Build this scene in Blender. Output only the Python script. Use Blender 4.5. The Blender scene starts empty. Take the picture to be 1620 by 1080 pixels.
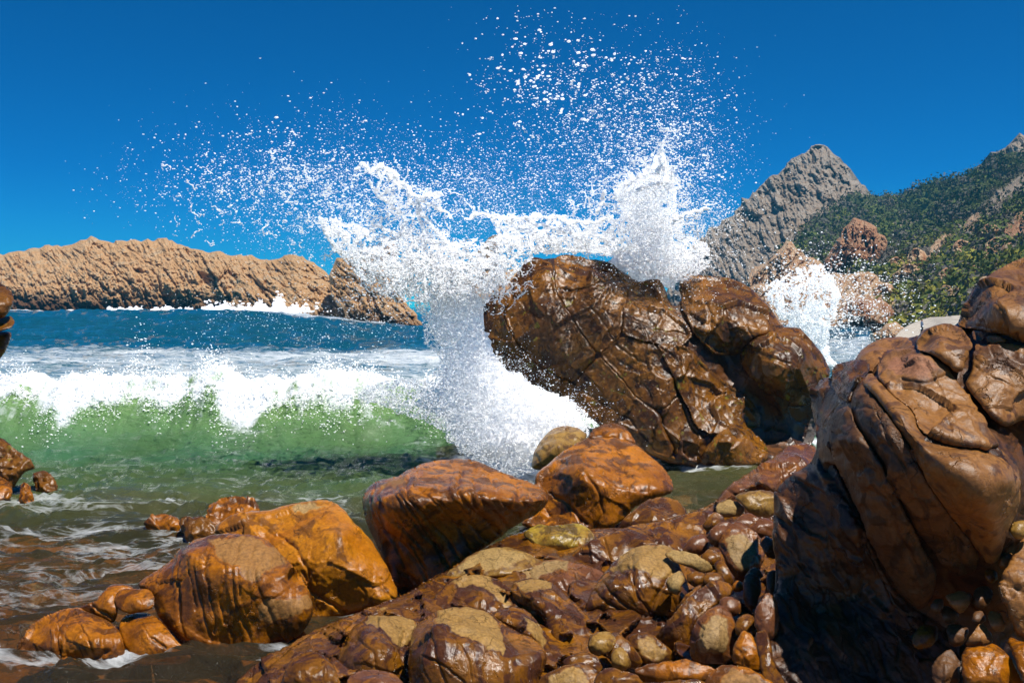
import bpy, math, random
import numpy as np
from mathutils import Vector
from mathutils.geometry import delaunay_2d_cdt

# ------------------------------------------------------------------ camera, world, sun, exposure
SC = bpy.context.scene
COL = SC.collection
F = 1575.0                       # focal length in photograph pixels (1620 wide)
HC = 3.0                         # camera height above the sea
PITCH = math.atan((540 - 484) / F)
cam_d = bpy.data.cameras.new('camera')
cam_d.sensor_width = 36.0; cam_d.lens = 35.0
cam_d.clip_start = 0.1; cam_d.clip_end = 9000
cam = bpy.data.objects.new('camera', cam_d); COL.objects.link(cam)
cam.location = (0, 0, HC)
cam.rotation_euler = (math.pi / 2 - PITCH, 0, 0)
SC.camera = cam

SUN_EL, SUN_AZ = 69.0, 120.0      # azimuth measured from straight ahead (+Y) towards the right (+X)
el, az = math.radians(SUN_EL), math.radians(SUN_AZ)
sdir = Vector((math.cos(el) * math.sin(az), math.cos(el) * math.cos(az), math.sin(el)))
sun_d = bpy.data.lights.new('sun', 'SUN'); sun_d.energy = 5.0; sun_d.angle = math.radians(0.53)
sun_d.color = (1.0, 0.95, 0.87)
sun = bpy.data.objects.new('sun', sun_d); COL.objects.link(sun)
sun.rotation_euler = sdir.to_track_quat('Z', 'Y').to_euler()

w = bpy.data.worlds.new('World'); SC.world = w; w.use_nodes = True
nt = w.node_tree; nt.nodes.clear()
sky = nt.nodes.new('ShaderNodeTexSky'); sky.sky_type = 'NISHITA'; sky.sun_disc = False
sky.sun_elevation = el; sky.sun_rotation = az
sky.air_density = 0.42; sky.dust_density = 0.0; sky.ozone_density = 2.0; sky.altitude = 0
gm = nt.nodes.new('ShaderNodeHueSaturation'); gm.inputs['Saturation'].default_value = 1.5
tn = nt.nodes.new('ShaderNodeMix'); tn.data_type = 'RGBA'; tn.blend_type = 'MULTIPLY'; tn.inputs[0].default_value = 1
tn.inputs[7].default_value = (0.06, 0.88, 0.98, 1)
bg = nt.nodes.new('ShaderNodeBackground'); bg.inputs[1].default_value = 0.105
out = nt.nodes.new('ShaderNodeOutputWorld')
nt.links.new(sky.outputs[0], gm.inputs['Color']); nt.links.new(gm.outputs[0], tn.inputs[6])
nt.links.new(tn.outputs[2], bg.inputs[0]); nt.links.new(bg.outputs[0], out.inputs[0])
vs = SC.view_settings; vs.view_transform = 'Standard'; vs.look = 'None'; vs.gamma = 1; vs.exposure = 0.24
vs.use_curve_mapping = False
SC.cycles.max_bounces = 7; SC.cycles.diffuse_bounces = 5; SC.cycles.glossy_bounces = 2
SC.cycles.transmission_bounces = 3; SC.cycles.transparent_max_bounces = 6
SC.cycles.use_denoising = True
SC.cycles.sample_clamp_indirect = 4.0

# ------------------------------------------------------------------ numeric helpers
RNG = np.random.default_rng(7)
cp, sp = math.cos(PITCH), math.sin(PITCH)
FW = np.array([0, cp, -sp]); UP = np.array([0, sp, cp]); RT = np.array([1.0, 0, 0])
CAMP = np.array([0, 0, HC])

def unproj(x, y, d):
    """photo pixel + distance along the camera axis -> world point"""
    x = np.asarray(x, float); y = np.asarray(y, float); d = np.asarray(d, float)
    a = ((x - 810) / F)[..., None]; b = (-(y - 540) / F)[..., None]
    return CAMP + d[..., None] * (FW + a * RT + b * UP)

def ground_d(y, z=0.0):
    """distance along the camera axis of a point at height z seen at pixel row y"""
    b = -(y - 540) / F
    return (z - HC) / (-sp + b * cp)

_G = RNG.normal(size=(256, 3)); _G /= np.linalg.norm(_G, axis=1)[:, None]

def _h(ix, iy, iz, seed):
    h = (ix * 374761393 + iy * 668265263 + iz * 2147483647 + seed * 1274126177) & 0xffffffff
    h = ((h ^ (h >> 13)) * 1103515245) & 0xffffffff
    h = h ^ (h >> 16)
    return h

def perlin(P, seed=0):
    P = np.asarray(P, float)
    i = np.floor(P).astype(np.int64); f = P - i
    u = f * f * f * (f * (f * 6 - 15) + 10)
    res = 0
    for dx in (0, 1):
        wx = u[:, 0] if dx else 1 - u[:, 0]
        for dy in (0, 1):
            wy = u[:, 1] if dy else 1 - u[:, 1]
            for dz in (0, 1):
                wz = u[:, 2] if dz else 1 - u[:, 2]
                g = _G[_h(i[:, 0] + dx, i[:, 1] + dy, i[:, 2] + dz, seed) & 255]
                dot = g[:, 0] * (f[:, 0] - dx) + g[:, 1] * (f[:, 1] - dy) + g[:, 2] * (f[:, 2] - dz)
                res = res + wx * wy * wz * dot
    return res * 1.5

def fbm(P, oct=4, seed=0, gain=0.5, lac=2.03):
    a, r = 1.0, 0
    P = np.asarray(P, float)
    for k in range(oct):
        r = r + a * perlin(P, seed + k * 17); P = P * lac + 3.7; a *= gain
    return r

def ridged(P, oct=4, seed=0, gain=0.5, lac=2.1):
    a, r = 1.0, 0
    for k in range(oct):
        r = r + a * (1 - 2.2 * np.abs(perlin(P, seed + k * 13))); P = P * lac + 1.3; a *= gain
    return r

def worley(P, seed=0):
    """F1, F2 and per-cell random vector, cell centre"""
    P = np.asarray(P, float); i = np.floor(P).astype(np.int64)
    n = len(P); f1 = np.full(n, 9.0); f2 = np.full(n, 9.0)
    cid = np.zeros(n, np.int64); cc = np.zeros((n, 3))
    for dx in (-1, 0, 1):
        for dy in (-1, 0, 1):
            for dz in (-1, 0, 1):
                h = _h(i[:, 0] + dx, i[:, 1] + dy, i[:, 2] + dz, seed)
                h2 = (h * 2654435761) & 0xffffffff; h3 = (h2 * 2246822519 + 977) & 0xffffffff
                c = np.stack([i[:, 0] + dx + (h & 1023) / 1023., i[:, 1] + dy + ((h2 >> 8) & 1023) / 1023.,
                              i[:, 2] + dz + ((h3 >> 8) & 1023) / 1023.], 1)
                dd = np.linalg.norm(P - c, axis=1)
                m = dd < f1
                f2 = np.where(m, f1, np.minimum(f2, dd)); f1 = np.where(m, dd, f1)
                cid = np.where(m, h & 255, cid); cc[m] = c[m]
    return f1, f2, cid, cc

def seg_dist(px, py, poly, closed=True):
    """distance to a polyline and nearest point on it"""
    n = len(poly); best = np.full(px.shape, 1e9); bx = px.copy(); by = py.copy()
    for k in range(n if closed else n - 1):
        x0, y0 = poly[k][:2]; x1, y1 = poly[(k + 1) % n][:2]
        vx, vy = x1 - x0, y1 - y0; L = vx * vx + vy * vy + 1e-9
        t = np.clip(((px - x0) * vx + (py - y0) * vy) / L, 0, 1)
        qx, qy = x0 + t * vx, y0 + t * vy
        d = np.hypot(px - qx, py - qy); m = d < best
        best = np.where(m, d, best); bx = np.where(m, qx, bx); by = np.where(m, qy, by)
    return best, bx, by

def inside(px, py, poly):
    r = np.zeros(px.shape, bool); n = len(poly)
    for k in range(n):
        x0, y0 = poly[k][:2]; x1, y1 = poly[(k + 1) % n][:2]
        c = ((y0 > py) != (y1 > py))
        with np.errstate(divide='ignore', invalid='ignore'):
            r ^= c & (px < (x1 - x0) * (py - y0) / (y1 - y0 + 1e-12) + x0)
    return r

def chaikin(poly, it=2):
    p = np.array([q[:2] for q in poly], float)
    for _ in range(it):
        q = np.roll(p, -1, 0)
        p = np.stack([p * .8 + q * .2, p * .2 + q * .8], 1).reshape(-1, 2) if _ == 0 else \
            np.stack([p * .75 + q * .25, p * .25 + q * .75], 1).reshape(-1, 2)
    return p

def rbf(ctrl, c=6.0):
    A = np.array(ctrl, float); X = A[:, :2]
    D = np.hypot(X[:, None, 0] - X[None, :, 0], X[:, None, 1] - X[None, :, 1])
    K = np.sqrt(D * D + c * c); n = len(A)
    M = np.zeros((n + 1, n + 1)); M[:n, :n] = K + np.eye(n) * 1e-3; M[:n, n] = 1; M[n, :n] = 1
    s = np.linalg.solve(M, np.append(A[:, 2], 0))
    def f(x, y):
        r = np.full(np.shape(x), s[n])
        for k in range(n):
            r = r + s[k] * np.sqrt((x - X[k, 0]) ** 2 + (y - X[k, 1]) ** 2 + c * c)
        return r
    return f

def mesh_np(name, V, faces3=None, quads=None, smooth=True, attrs=None):
    me = bpy.data.meshes.new(name)
    V = np.asarray(V, np.float32)
    fl, st, tt = [], [], []
    n3 = 0 if faces3 is None else len(faces3); n4 = 0 if quads is None else len(quads)
    loops = np.concatenate([np.asarray(quads, np.int32).ravel() if n4 else np.zeros(0, np.int32),
                            np.asarray(faces3, np.int32).ravel() if n3 else np.zeros(0, np.int32)])
    starts = np.concatenate([np.arange(n4) * 4, n4 * 4 + np.arange(n3) * 3]).astype(np.int32)
    me.vertices.add(len(V)); me.vertices.foreach_set('co', V.ravel())
    me.loops.add(len(loops)); me.loops.foreach_set('vertex_index', loops.astype(np.int32))
    me.polygons.add(n3 + n4); me.polygons.foreach_set('loop_start', starts)
    me.polygons.foreach_set('use_smooth', np.full(n3 + n4, smooth, bool))
    me.update(calc_edges=True); me.validate()
    for k, a in (attrs or {}).items():
        at = me.attributes.new(k, 'FLOAT', 'POINT'); at.data.foreach_set('value', np.asarray(a, np.float32))
    return me

def vnormals(V, Q):
    a, b, c, d = V[Q[:, 0]], V[Q[:, 1]], V[Q[:, 2]], V[Q[:, 3]]
    n = np.cross(c - a, d - b); N = np.zeros_like(V)
    for k in range(4): np.add.at(N, Q[:, k], n)
    return N / (np.linalg.norm(N, axis=1)[:, None] + 1e-12)

def link(name, me, mat, parent=None, label=None, cat=None, group=None, kind=None):
    o = bpy.data.objects.new(name, me); COL.objects.link(o)
    if mat is not None and me is not None: me.materials.append(mat)
    if parent is not None: o.parent = parent
    if label: o['label'] = label
    if cat: o['category'] = cat
    if group: o['group'] = group
    if kind: o['kind'] = kind
    return o

def relief(outline, depth, R=0.15, T=0.6, s=2.2, disp=None, cracks=(), patches=(), smooth=True, jag=1.5, seed=0,
           it=2, crack_w=1.6, crack_d=0.05, taper=4.0, view=False):
    """a closed solid: traced outline, modelled front surface, rounded rim and a back"""
    poly = chaikin(outline, it)
    # irregular rim
    if jag > 0:
        L = []
        for k in range(len(poly)):
            a, b = poly[k], poly[(k + 1) % len(poly)]
            m = max(1, int(np.hypot(*(b - a)) / 5))
            for q in range(m): L.append(a + (b - a) * q / m)
        poly = np.array(L)
        jx = fbm(np.c_[poly / 14., np.full(len(poly), seed)], 3, seed) * jag
        jy = fbm(np.c_[poly / 14., np.full(len(poly), seed + 9.)], 3, seed + 5) * jag
        poly = poly + np.c_[jx, jy]
    x0, y0 = poly.min(0) - s; x1, y1 = poly.max(0) + s
    gx, gy = np.meshgrid(np.arange(x0, x1 + s, s), np.arange(y0, y1 + s, s))
    ny, nx = gx.shape
    X, Y = gx.ravel(), gy.ravel()
    ins = inside(X, Y, poly)
    e, bx, by = seg_dist(X, Y, poly)
    idx = np.arange(nx * ny).reshape(ny, nx)
    Q = np.stack([idx[:-1, :-1], idx[1:, :-1], idx[1:, 1:], idx[:-1, 1:]], -1).reshape(-1, 4)
    Q = Q[ins[Q].sum(1) >= 1]
    near = ins & (e < 0.35 * s)
    snap = ~ins | near
    X = np.where(snap, bx, X); Y = np.where(snap, by, Y); e = np.where(snap, 0, e)
    used = np.zeros(nx * ny, bool); used[Q.ravel()] = True
    remap = -np.ones(nx * ny, np.int64); remap[used] = np.arange(used.sum())
    Q = remap[Q]; X, Y, e, snap = X[used], Y[used], e[used], snap[used]
    base = depth(X, Y)
    em = e * base / F
    rr = np.clip(1 - em / R, 0, 1)
    front = base + R * (1 - np.sqrt(1 - rr ** 2 + 1e-9))
    cr = np.zeros(len(X))
    wx = X + 2.5 * fbm(np.c_[X / 18, Y / 18, np.full(len(X), 2.)], 3, seed + 1)
    wy = Y + 2.5 * fbm(np.c_[X / 18, Y / 18, np.full(len(X), 7.)], 3, seed + 2)
    for c in cracks:
        pts, wdt, dep = (c if isinstance(c, tuple) else (c, crack_w, crack_d))
        dd, _, _ = seg_dist(wx, wy, pts, closed=False)
        var = 0.75 + 0.5 * perlin(np.c_[X / 25, Y / 25, np.full(len(X), 3.)], seed + 3)
        g = np.exp(-(dd / (wdt * 1.25)) ** 2) * dep * np.clip(var, .2, 1.4)
        cr = np.maximum(cr, g)
    V = unproj(X, Y, front)
    N = vnormals(V, Q)
    if disp is not None:
        dv = disp(V, X, Y)
        if taper: dv = dv * np.clip(e / taper, 0.12, 1)
        if view:
            rd_ = (V - CAMP) / np.linalg.norm(V - CAMP, axis=1)[:, None]; V = V - rd_ * dv[:, None]
        else: V = V + N * dv[:, None]
    V = V + ((V - CAMP) / np.linalg.norm(V - CAMP, axis=1)[:, None]) * cr[:, None]
    # back: a domed shell of few faces from the rim
    emax = max(em.max(), 1e-3)
    nf = len(X)
    E = np.concatenate([Q[:, [0, 1]], Q[:, [1, 2]], Q[:, [2, 3]], Q[:, [3, 0]]])
    E = E[E[:, 0] != E[:, 1]]
    key = np.sort(E, 1); key = key[:, 0] * nf + key[:, 1]
    u_, inv, cnt = np.unique(key, return_inverse=True, return_counts=True)
    E = E[cnt[inv] == 1]
    bv = np.unique(E); nbv = len(bv); m1 = np.zeros(nf, np.int64); m1[bv] = np.arange(nbv)
    cx_, cy_ = X[bv].mean(), Y[bv].mean(); Th = min(T, 1.6 * emax)
    def ring(k, q):
        x_ = X[bv] + (cx_ - X[bv]) * k; y_ = Y[bv] + (cy_ - Y[bv]) * k
        return unproj(x_, y_, depth(x_, y_) + R + Th * q)
    R1, R2 = ring(.12, .55), ring(.5, .92)
    ct = unproj(np.array([cx_]), np.array([cy_]), depth(np.array([cx_]), np.array([cy_])) + R + Th)
    a_, b_ = E[:, 0], E[:, 1]; a1, b1 = nf + m1[a_], nf + m1[b_]; a2, b2 = a1 + nbv, b1 + nbv
    QB = np.concatenate([np.stack([b_, a_, a1, b1], 1), np.stack([b1, a1, a2, b2], 1)])
    T3 = np.stack([b2, a2, np.full(len(a2), nf + 2 * nbv)], 1)
    Vall = np.concatenate([V, R1, R2, ct]); nb = np.arange(2 * nbv + 1)
    pa = np.zeros(nf)
    for pt in patches:
        pp, soft = pt[0], pt[1] if len(pt) > 1 else 4
        qx = X + 5 * fbm(np.c_[X / 16, Y / 16, np.full(len(X), 5.)], 3, seed + 11)
        qy = Y + 5 * fbm(np.c_[X / 16, Y / 16, np.full(len(X), 8.)], 3, seed + 12)
        ii = inside(qx, qy, pp); de, _, _ = seg_dist(qx, qy, pp)
        pa = np.maximum(pa, np.clip(0.5 + np.where(ii, de, -de) / (soft * 2.2), 0, 1))
    pall = np.concatenate([pa, np.zeros(len(nb))])
    return mesh_np('rock', Vall, faces3=T3, quads=np.concatenate([Q, QB]), smooth=smooth, attrs={'patch': pall})

# ------------------------------------------------------------------ material helpers
def mat(name):
    m = bpy.data.materials.new(name); m.use_nodes = True
    t = m.node_tree; t.nodes.clear()
    o = t.nodes.new('ShaderNodeOutputMaterial'); b = t.nodes.new('ShaderNodeBsdfPrincipled')
    t.links.new(b.outputs[0], o.inputs[0])
    return m, t, b, o

def N(t, kind, **kw):
    n = t.nodes.new('ShaderNode' + kind)
    for k, v in kw.items():
        if k in n.inputs: n.inputs[k].default_value = v
        else: setattr(n, k, v)
    return n

def coords(t, scale=(1, 1, 1), rot=(0, 0, 0)):
    c = N(t, 'TexCoord'); m = N(t, 'Mapping'); m.inputs['Scale'].default_value = scale; m.inputs['Rotation'].default_value = rot
    t.links.new(c.outputs['Object'], m.inputs[0]); return m.outputs[0]

def noise(t, co, scale, detail=4, rough=0.55, dist=0.0):
    n = N(t, 'TexNoise', Scale=scale, Detail=detail, Roughness=rough, Distortion=dist)
    t.links.new(co, n.inputs['Vector']); return n.outputs['Fac']

def ramp(t, fac, stops):
    r = N(t, 'ValToRGB'); e = r.color_ramp.elements
    while len(e) < len(stops): e.new(0.5)
    for k, (p, c) in enumerate(stops):
        e[k].position = p; e[k].color = (c if len(c) == 4 else (*c, 1)) if isinstance(c, (tuple, list)) else (c, c, c, 1)
    t.links.new(fac, r.inputs[0]); return r.outputs[0]

def mixc(t, fac, a, b, mode='MIX'):
    m = N(t, 'Mix', data_type='RGBA', blend_type=mode)
    for v, i in ((fac, 0), (a, 6), (b, 7)):
        if isinstance(v, (int, float)): m.inputs[i].default_value = v
        elif isinstance(v, tuple): m.inputs[i].default_value = (*v, 1)
        else: t.links.new(v, m.inputs[i])
    return m.outputs[2]

def mth(t, op, a, b=0.0, clamp=False):
    m = N(t, 'Math', operation=op, use_clamp=clamp)
    for v, i in ((a, 0), (b, 1)):
        if isinstance(v, (int, float)): m.inputs[i].default_value = v
        else: t.links.new(v, m.inputs[i])
    return m.outputs[0]

def attr(t, name):
    a = N(t, 'Attribute', attribute_name=name); return a.outputs['Fac']

def bump(t, b, h, strength=0.4, dist=0.02, prev=None):
    n = N(t, 'Bump', Strength=strength, Distance=dist); t.links.new(h, n.inputs['Height'])
    if prev is not None: t.links.new(prev, n.inputs['Normal'])
    t.links.new(n.outputs[0], b.inputs['Normal']); return n.outputs[0]

def rock_mat(name, c1, c2, stain, pale, rlo=0.12, rhi=0.4, sc=1.0, moss=0.0, stain_amt=0.5, strk=(1, 1, 1)):
    m, t, b, o = mat(name); co = coords(t); cs = coords(t, strk)
    big = noise(t, co, 1.3 * sc, 5, 0.6, 0.6)
    col = mixc(t, ramp(t, big, [(0.36, 0.0), (0.62, 1.0)]), c2, c1)
    st = noise(t, cs, 3.1 * sc, 6, 0.62, 1.2)
    lo = 0.62 - 0.20 * stain_amt
    col = mixc(t, ramp(t, st, [(lo, 0.0), (lo + 0.06, 0.85)]), col, stain)
    fine = noise(t, co, 34 * sc, 5, 0.7)
    col = mixc(t, ramp(t, fine, [(0.38, 0.55), (0.62, 0.0)]), col, mixc(t, 1.0, col, (0.35, 0.3, 0.25), 'MULTIPLY'))
    mid = noise(t, co, 9 * sc, 4, 0.6)
    col = mixc(t, mth(t, 'MULTIPLY', mid, 0.5), col, mixc(t, 1.0, col, (1.75, 1.55, 1.2), 'MULTIPLY'))
    if moss:
        mo = noise(t, cs, 5.5 * sc, 5, 0.7)
        col = mixc(t, ramp(t, mo, [(0.66 - 0.1 * moss, 0.0), (0.70 - 0.08 * moss, 0.8)]), col, (0.20, 0.17, 0.015))
    pa = attr(t, 'patch')
    pc = mixc(t, ramp(t, fine, [(0.40, 0.0), (0.60, 1.0)]), mixc(t, 1.0, pale, (0.55, 0.5, 0.42), 'MULTIPLY') if not isinstance(pale, tuple) else tuple(v * 0.5 for v in pale), pale)
    pc = mixc(t, mth(t, 'MULTIPLY', mid, 0.4), pc, tuple(v * k for v, k in zip(pale, (0.8, 0.6, 0.4))))
    # a thin dark wet margin round each dry patch
    edge = ramp(t, pa, [(0.0, 0.0), (0.25, 1.0), (0.5, 0.0)])
    col = mixc(t, mth(t, 'MULTIPLY', edge, 0.6), col, tuple(v * 0.9 for v in stain))
    col = mixc(t, ramp(t, mth(t, 'ADD', pa, mth(t, 'MULTIPLY', mth(t, 'SUBTRACT', st, 0.5), 0.9)), [(0.38, 0.0), (0.66, 1.0)]), col, pc)
    t.links.new(col, b.inputs['Base Color'])
    rn = noise(t, co, 6 * sc, 4, 0.6)
    ro = mth(t, 'ADD', mth(t, 'MULTIPLY', rn, rhi - rlo), rlo)
    ro = mth(t, 'ADD', ro, mth(t, 'MULTIPLY', pa, 0.4), clamp=True)
    t.links.new(ro, b.inputs['Roughness'])
    b.inputs['Specular IOR Level'].default_value = 0.36
    # fine crack network and pits, relief only
    wn = N(t, 'TexNoise', Scale=2.4 * sc, Detail=5, Roughness=0.6); t.links.new(co, wn.inputs['Vector'])
    wv = N(t, 'VectorMath', operation='SCALE'); wv.inputs['Scale'].default_value = 0.55 / sc; t.links.new(wn.outputs['Color'], wv.inputs[0])
    wa = N(t, 'VectorMath', operation='ADD'); t.links.new(co, wa.inputs[0]); t.links.new(wv.outputs[0], wa.inputs[1])
    vo = N(t, 'TexVoronoi', feature='DISTANCE_TO_EDGE', Scale=2.6 * sc); mp = N(t, 'Mapping'); mp.inputs['Scale'].default_value = (1.5, 1.0, 0.7); mp.inputs['Rotation'].default_value = (0.3, 0.6, 0.2)
    t.links.new(wa.outputs[0], mp.inputs[0]); t.links.new(mp.outputs[0], vo.inputs['Vector'])
    ck = ramp(t, vo.outputs['Distance'], [(0.0, 0.0), (0.022, 1.0)])
    gate = ramp(t, noise(t, co, 2.0 * sc, 3, 0.5), [(0.46, 1.0), (0.58, 0.0)])
    ck = mth(t, 'MAXIMUM', ck, gate)
    g0 = bump(t, b, ck, 0.8, 0.025 / sc)
    pv = N(t, 'TexVoronoi', Scale=26 * sc); t.links.new(wa.outputs[0], pv.inputs['Vector'])
    pit = mth(t, 'MAXIMUM', ramp(t, pv.outputs['Distance'], [(0.08, 0.0), (0.22, 1.0)]), ramp(t, noise(t, co, 5.5 * sc, 3, 0.5), [(0.52, 1.0), (0.60, 0.0)]))
    g0 = bump(t, b, pit, 0.5, 0.008 / sc, prev=g0)
    g1 = bump(t, b, noise(t, co, 10 * sc, 7, 0.62), 0.30, 0.02 / sc, prev=g0)
    bump(t, b, noise(t, co, 60 * sc, 4, 0.7), 0.6, 0.006 / sc, prev=g1)
    return m

# ================================================================== SETTING
def disp_rock(lump=0.04, ls=1.4, facet=0.0, fs=1.6, fine=0.005, fis=16.0, joint=None, seed=0, aniso=(1, 1, 1), mid=0.006, ms=5.0):
    """surface relief in metres along the normal; joint = (direction, spacing, depth, gate)"""
    A = np.array(aniso, float)
    def f(V, X, Y):
        P = V * A
        r = lump * fbm(P * ls, 3, seed) + mid * fbm(P * ms, 3, seed + 1) + fine * fbm(V * fis, 3, seed + 2)
        if facet:
            Pw = P * fs + 0.25 * np.stack([perlin(P * fs * 1.3, seed + k) for k in (3, 4, 5)], 1)
            f1, f2, cid, cc = worley(Pw, seed)
            g = _G[cid]
            r = r + facet * (np.einsum('ij,ij->i', Pw - cc, g) * 1.1 + 0.5 * g[:, 0])
            r = r + facet * 1.5 * (np.clip(f1, 0, 1) ** 2 - 0.3)
            Pv = P * fs * 2.7 + 0.3 * np.stack([perlin(P * fs * 2.5, seed + k) for k in (6, 7, 8)], 1)
            h1, h2, hid, hc = worley(Pv, seed + 9)
            r = r + facet * 0.30 * (h1 ** 2 - 0.3) + facet * 0.3 * np.einsum('ij,ij->i', Pv - hc, _G[hid])
        if joint is not None:
            jl = joint if isinstance(joint, list) else [joint]
            for k, (dr, spc, dep, gate) in enumerate(jl):
                dr = np.array(dr, float); dr /= np.linalg.norm(dr)
                q = V @ dr / spc + 0.45 * perlin(V * 0.9 / spc ** 0.5, seed + 21 + k) + 0.05 * perlin(V * 9, seed + 23)
                fr = np.abs(q - np.round(q)) * spc
                cellr = perlin(np.c_[np.round(q) * 1.7 + .3, V @ np.roll(dr, 1) * 1.2, V[:, 2] * 1.2], seed + 25 + k)
                gt = np.clip((cellr + gate) * 4, 0, 1)
                r = r - dep * gt * np.exp(-(fr / 0.015) ** 2) + 0.5 * dep * (cellr) 
        return r
    return f

# ---------- sky is the world; far land first
def land_mat(name, cols, stain, sc, rough=0.85, rot=0.0, stretch=6.0):
    m, t, b, o = mat(name); co = coords(t)
    c2 = coords(t, (1, 1, 1.0 / stretch), (0, rot, 0))
    n1 = noise(t, co, 0.9 * sc, 6, 0.65, 0.3)
    col = ramp(t, n1, [(0.3, cols[0]), (0.5, cols[1]), (0.68, cols[2])])
    n2 = noise(t, c2, 3.4 * sc, 6, 0.7, 0.5)
    col = mixc(t, ramp(t, n2, [(0.45, 0.0), (0.62, 0.8)]), col, stain)
    n3 = noise(t, co, 9 * sc, 5, 0.7)
    col = mixc(t, ramp(t, n3, [(0.4, 0.5), (0.6, 0.0)]), col, mixc(t, 1.0, col, (0.4, 0.36, 0.33), 'MULTIPLY'))
    pa = attr(t, 'patch')
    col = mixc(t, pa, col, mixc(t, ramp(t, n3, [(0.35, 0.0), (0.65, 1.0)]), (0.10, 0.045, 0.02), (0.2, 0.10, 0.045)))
    t.links.new(col, b.inputs['Base Color']); b.inputs['Roughness'].default_value = rough
    b.inputs['Specular IOR Level'].default_value = 0.25
    bump(t, b, noise(t, co, 5 * sc, 7, 0.7), 0.8, 0.5 / sc)
    return m

MAT_HEAD = land_mat('headland_rock', [(0.62, 0.38, 0.19), (0.80, 0.51, 0.26), (0.68, 0.57, 0.40)], (0.76, 0.41, 0.16), 0.35, rot=0.7)
MAT_MOUNT = land_mat('mountain_rock', [(0.32, 0.27, 0.22), (0.50, 0.42, 0.33), (0.60, 0.55, 0.47)], (0.40, 0.26, 0.15), 0.16, rot=0.35)
MAT_PINK = land_mat('shore_rock', [(0.55, 0.32, 0.17), (0.72, 0.54, 0.34), (0.74, 0.62, 0.45)], (0.58, 0.22, 0.08), 0.5, rot=0.5)
MAT_PINN = land_mat('pinnacle_rock', [(0.36, 0.17, 0.09), (0.56, 0.33, 0.18), (0.6, 0.44, 0.28)], (0.48, 0.17, 0.07), 0.4, rot=0.3)

def strata(ang, wl, amp, rough_amp, px=1.0, seed=0, blk=18.0):
    """layered, broken rock: fins across angle ang (degrees from vertical) in the picture-facing plane"""
    ca, sa = math.cos(math.radians(ang)), math.sin(math.radians(ang))
    def f(V, X, Y):
        u = X * ca + Y * sa; v = -X * sa + Y * ca         # v runs along the layers
        w_ = 6 * fbm(np.c_[X / 50, Y / 50, np.full(len(X), 1.)], 3, seed)
        q = np.c_[(u + w_) / wl, v / (wl * 9), np.full(len(X), 3.)]
        r = amp * 0.4 * (ridged(q, 3, seed) - 0.6)
        f1, f2, cid, cc = worley(np.c_[(u + w_) / blk, v / (blk * 3.2), np.full(len(X), .5)], seed)
        g = _G[cid]
        r = r + amp * 1.2 * (g[:, 0] * 0.6 + (X / blk - cc[:, 0]) * 0.0) - amp * 0.8 * np.exp(-((f2 - f1) / 0.07) ** 2)
        f1, f2, cid, cc = worley(np.c_[(u + w_) / (blk * .35), v / (blk * 1.3), np.full(len(X), 1.5)], seed + 4)
        r = r + amp * 0.5 * _G[cid][:, 1] * 0.8 - amp * 0.35 * np.exp(-((f2 - f1) / 0.1) ** 2)
        r = r * (0.55 + 0.9 * np.clip(0.5 + fbm(np.c_[X / 45, Y / 30, np.full(len(X), 8.)], 3, seed + 6), 0, 1.2))
        return r + amp * 0.9 * fbm(np.c_[X / 34, Y / 22, np.full(len(X), 9.)], 3, seed + 8) + rough_amp * fbm(np.c_[X / 6, Y / 6, np.full(len(X), 1.)], 4, seed + 3)
    return f

def place(name, me, m, base, **kw):
    """shift a world-space mesh so its origin sits at base"""
    b = np.array(base, np.float32)
    co = np.empty(len(me.vertices) * 3, np.float32); me.vertices.foreach_get('co', co)
    me.vertices.foreach_set('co', (co.reshape(-1, 3) - b).ravel()); me.update()
    o = link(name, me, m, **kw)
    o.location = Vector([float(v) for v in b]) if o.parent is None else Vector([float(v) for v in b]) - o.parent.location
    return o

# headland across the bay (left) and its lower, nearer right-hand end
hl = [(-160, 415), (-60, 405), (0, 403), (30, 398), (75, 388), (110, 385), (125, 380), (140, 376), (155, 377), (170, 383), (200, 380), (230, 381), (255, 376),
      (285, 388), (320, 397), (345, 399), (380, 403), (412, 408), (440, 414), (440, 520), (0, 520), (-160, 520)]
f = rbf([(-160, 415, 260), (75, 390, 240), (255, 380, 225), (440, 412, 200), (-160, 505, 215), (100, 500, 205), (300, 500, 195),
         (440, 510, 170), (150, 440, 215), (250, 440, 208), (350, 440, 195), (60, 440, 222)], 25)
me = relief(hl, f, R=14, T=40, s=1.7, disp=strata(-36, 13, 1.9, 1.5, seed=3, blk=22), jag=6, it=1, taper=7, view=True, seed=3, smooth=False,
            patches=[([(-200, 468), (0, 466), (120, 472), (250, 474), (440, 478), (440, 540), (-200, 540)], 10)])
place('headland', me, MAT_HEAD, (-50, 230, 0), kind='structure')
h2 = [(405, 420), (425, 410), (440, 410), (455, 401), (475, 403), (500, 419), (520, 432), (545, 448), (580, 480), (640, 510), (690, 528), (700, 545), (380, 545), (360, 470), (385, 432)]
f = rbf([(430, 412, 178), (475, 405, 172), (520, 432, 165), (380, 500, 158), (440, 508, 150), (560, 520, 140), (690, 530, 134), (470, 450, 160), (560, 478, 150), (640, 512, 140)], 20)
me = relief(h2, f, R=8, T=25, s=1.6, disp=strata(-52, 9, 1.5, 0.9, seed=5, blk=20), jag=6, it=1, taper=7, view=True, seed=5, smooth=False,
            patches=[([(380, 478), (450, 492), (560, 505), (690, 525), (690, 560), (360, 560)], 10)])
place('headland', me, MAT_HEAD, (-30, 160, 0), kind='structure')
h3 = [(518, 445), (528, 416), (545, 406), (570, 404), (588, 397), (600, 402), (612, 388), (628, 389), (634, 402), (626, 412), (636, 418), (622, 440), (640, 452), (630, 470), (650, 485), (672, 520), (680, 540), (600, 545), (540, 500)]
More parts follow.
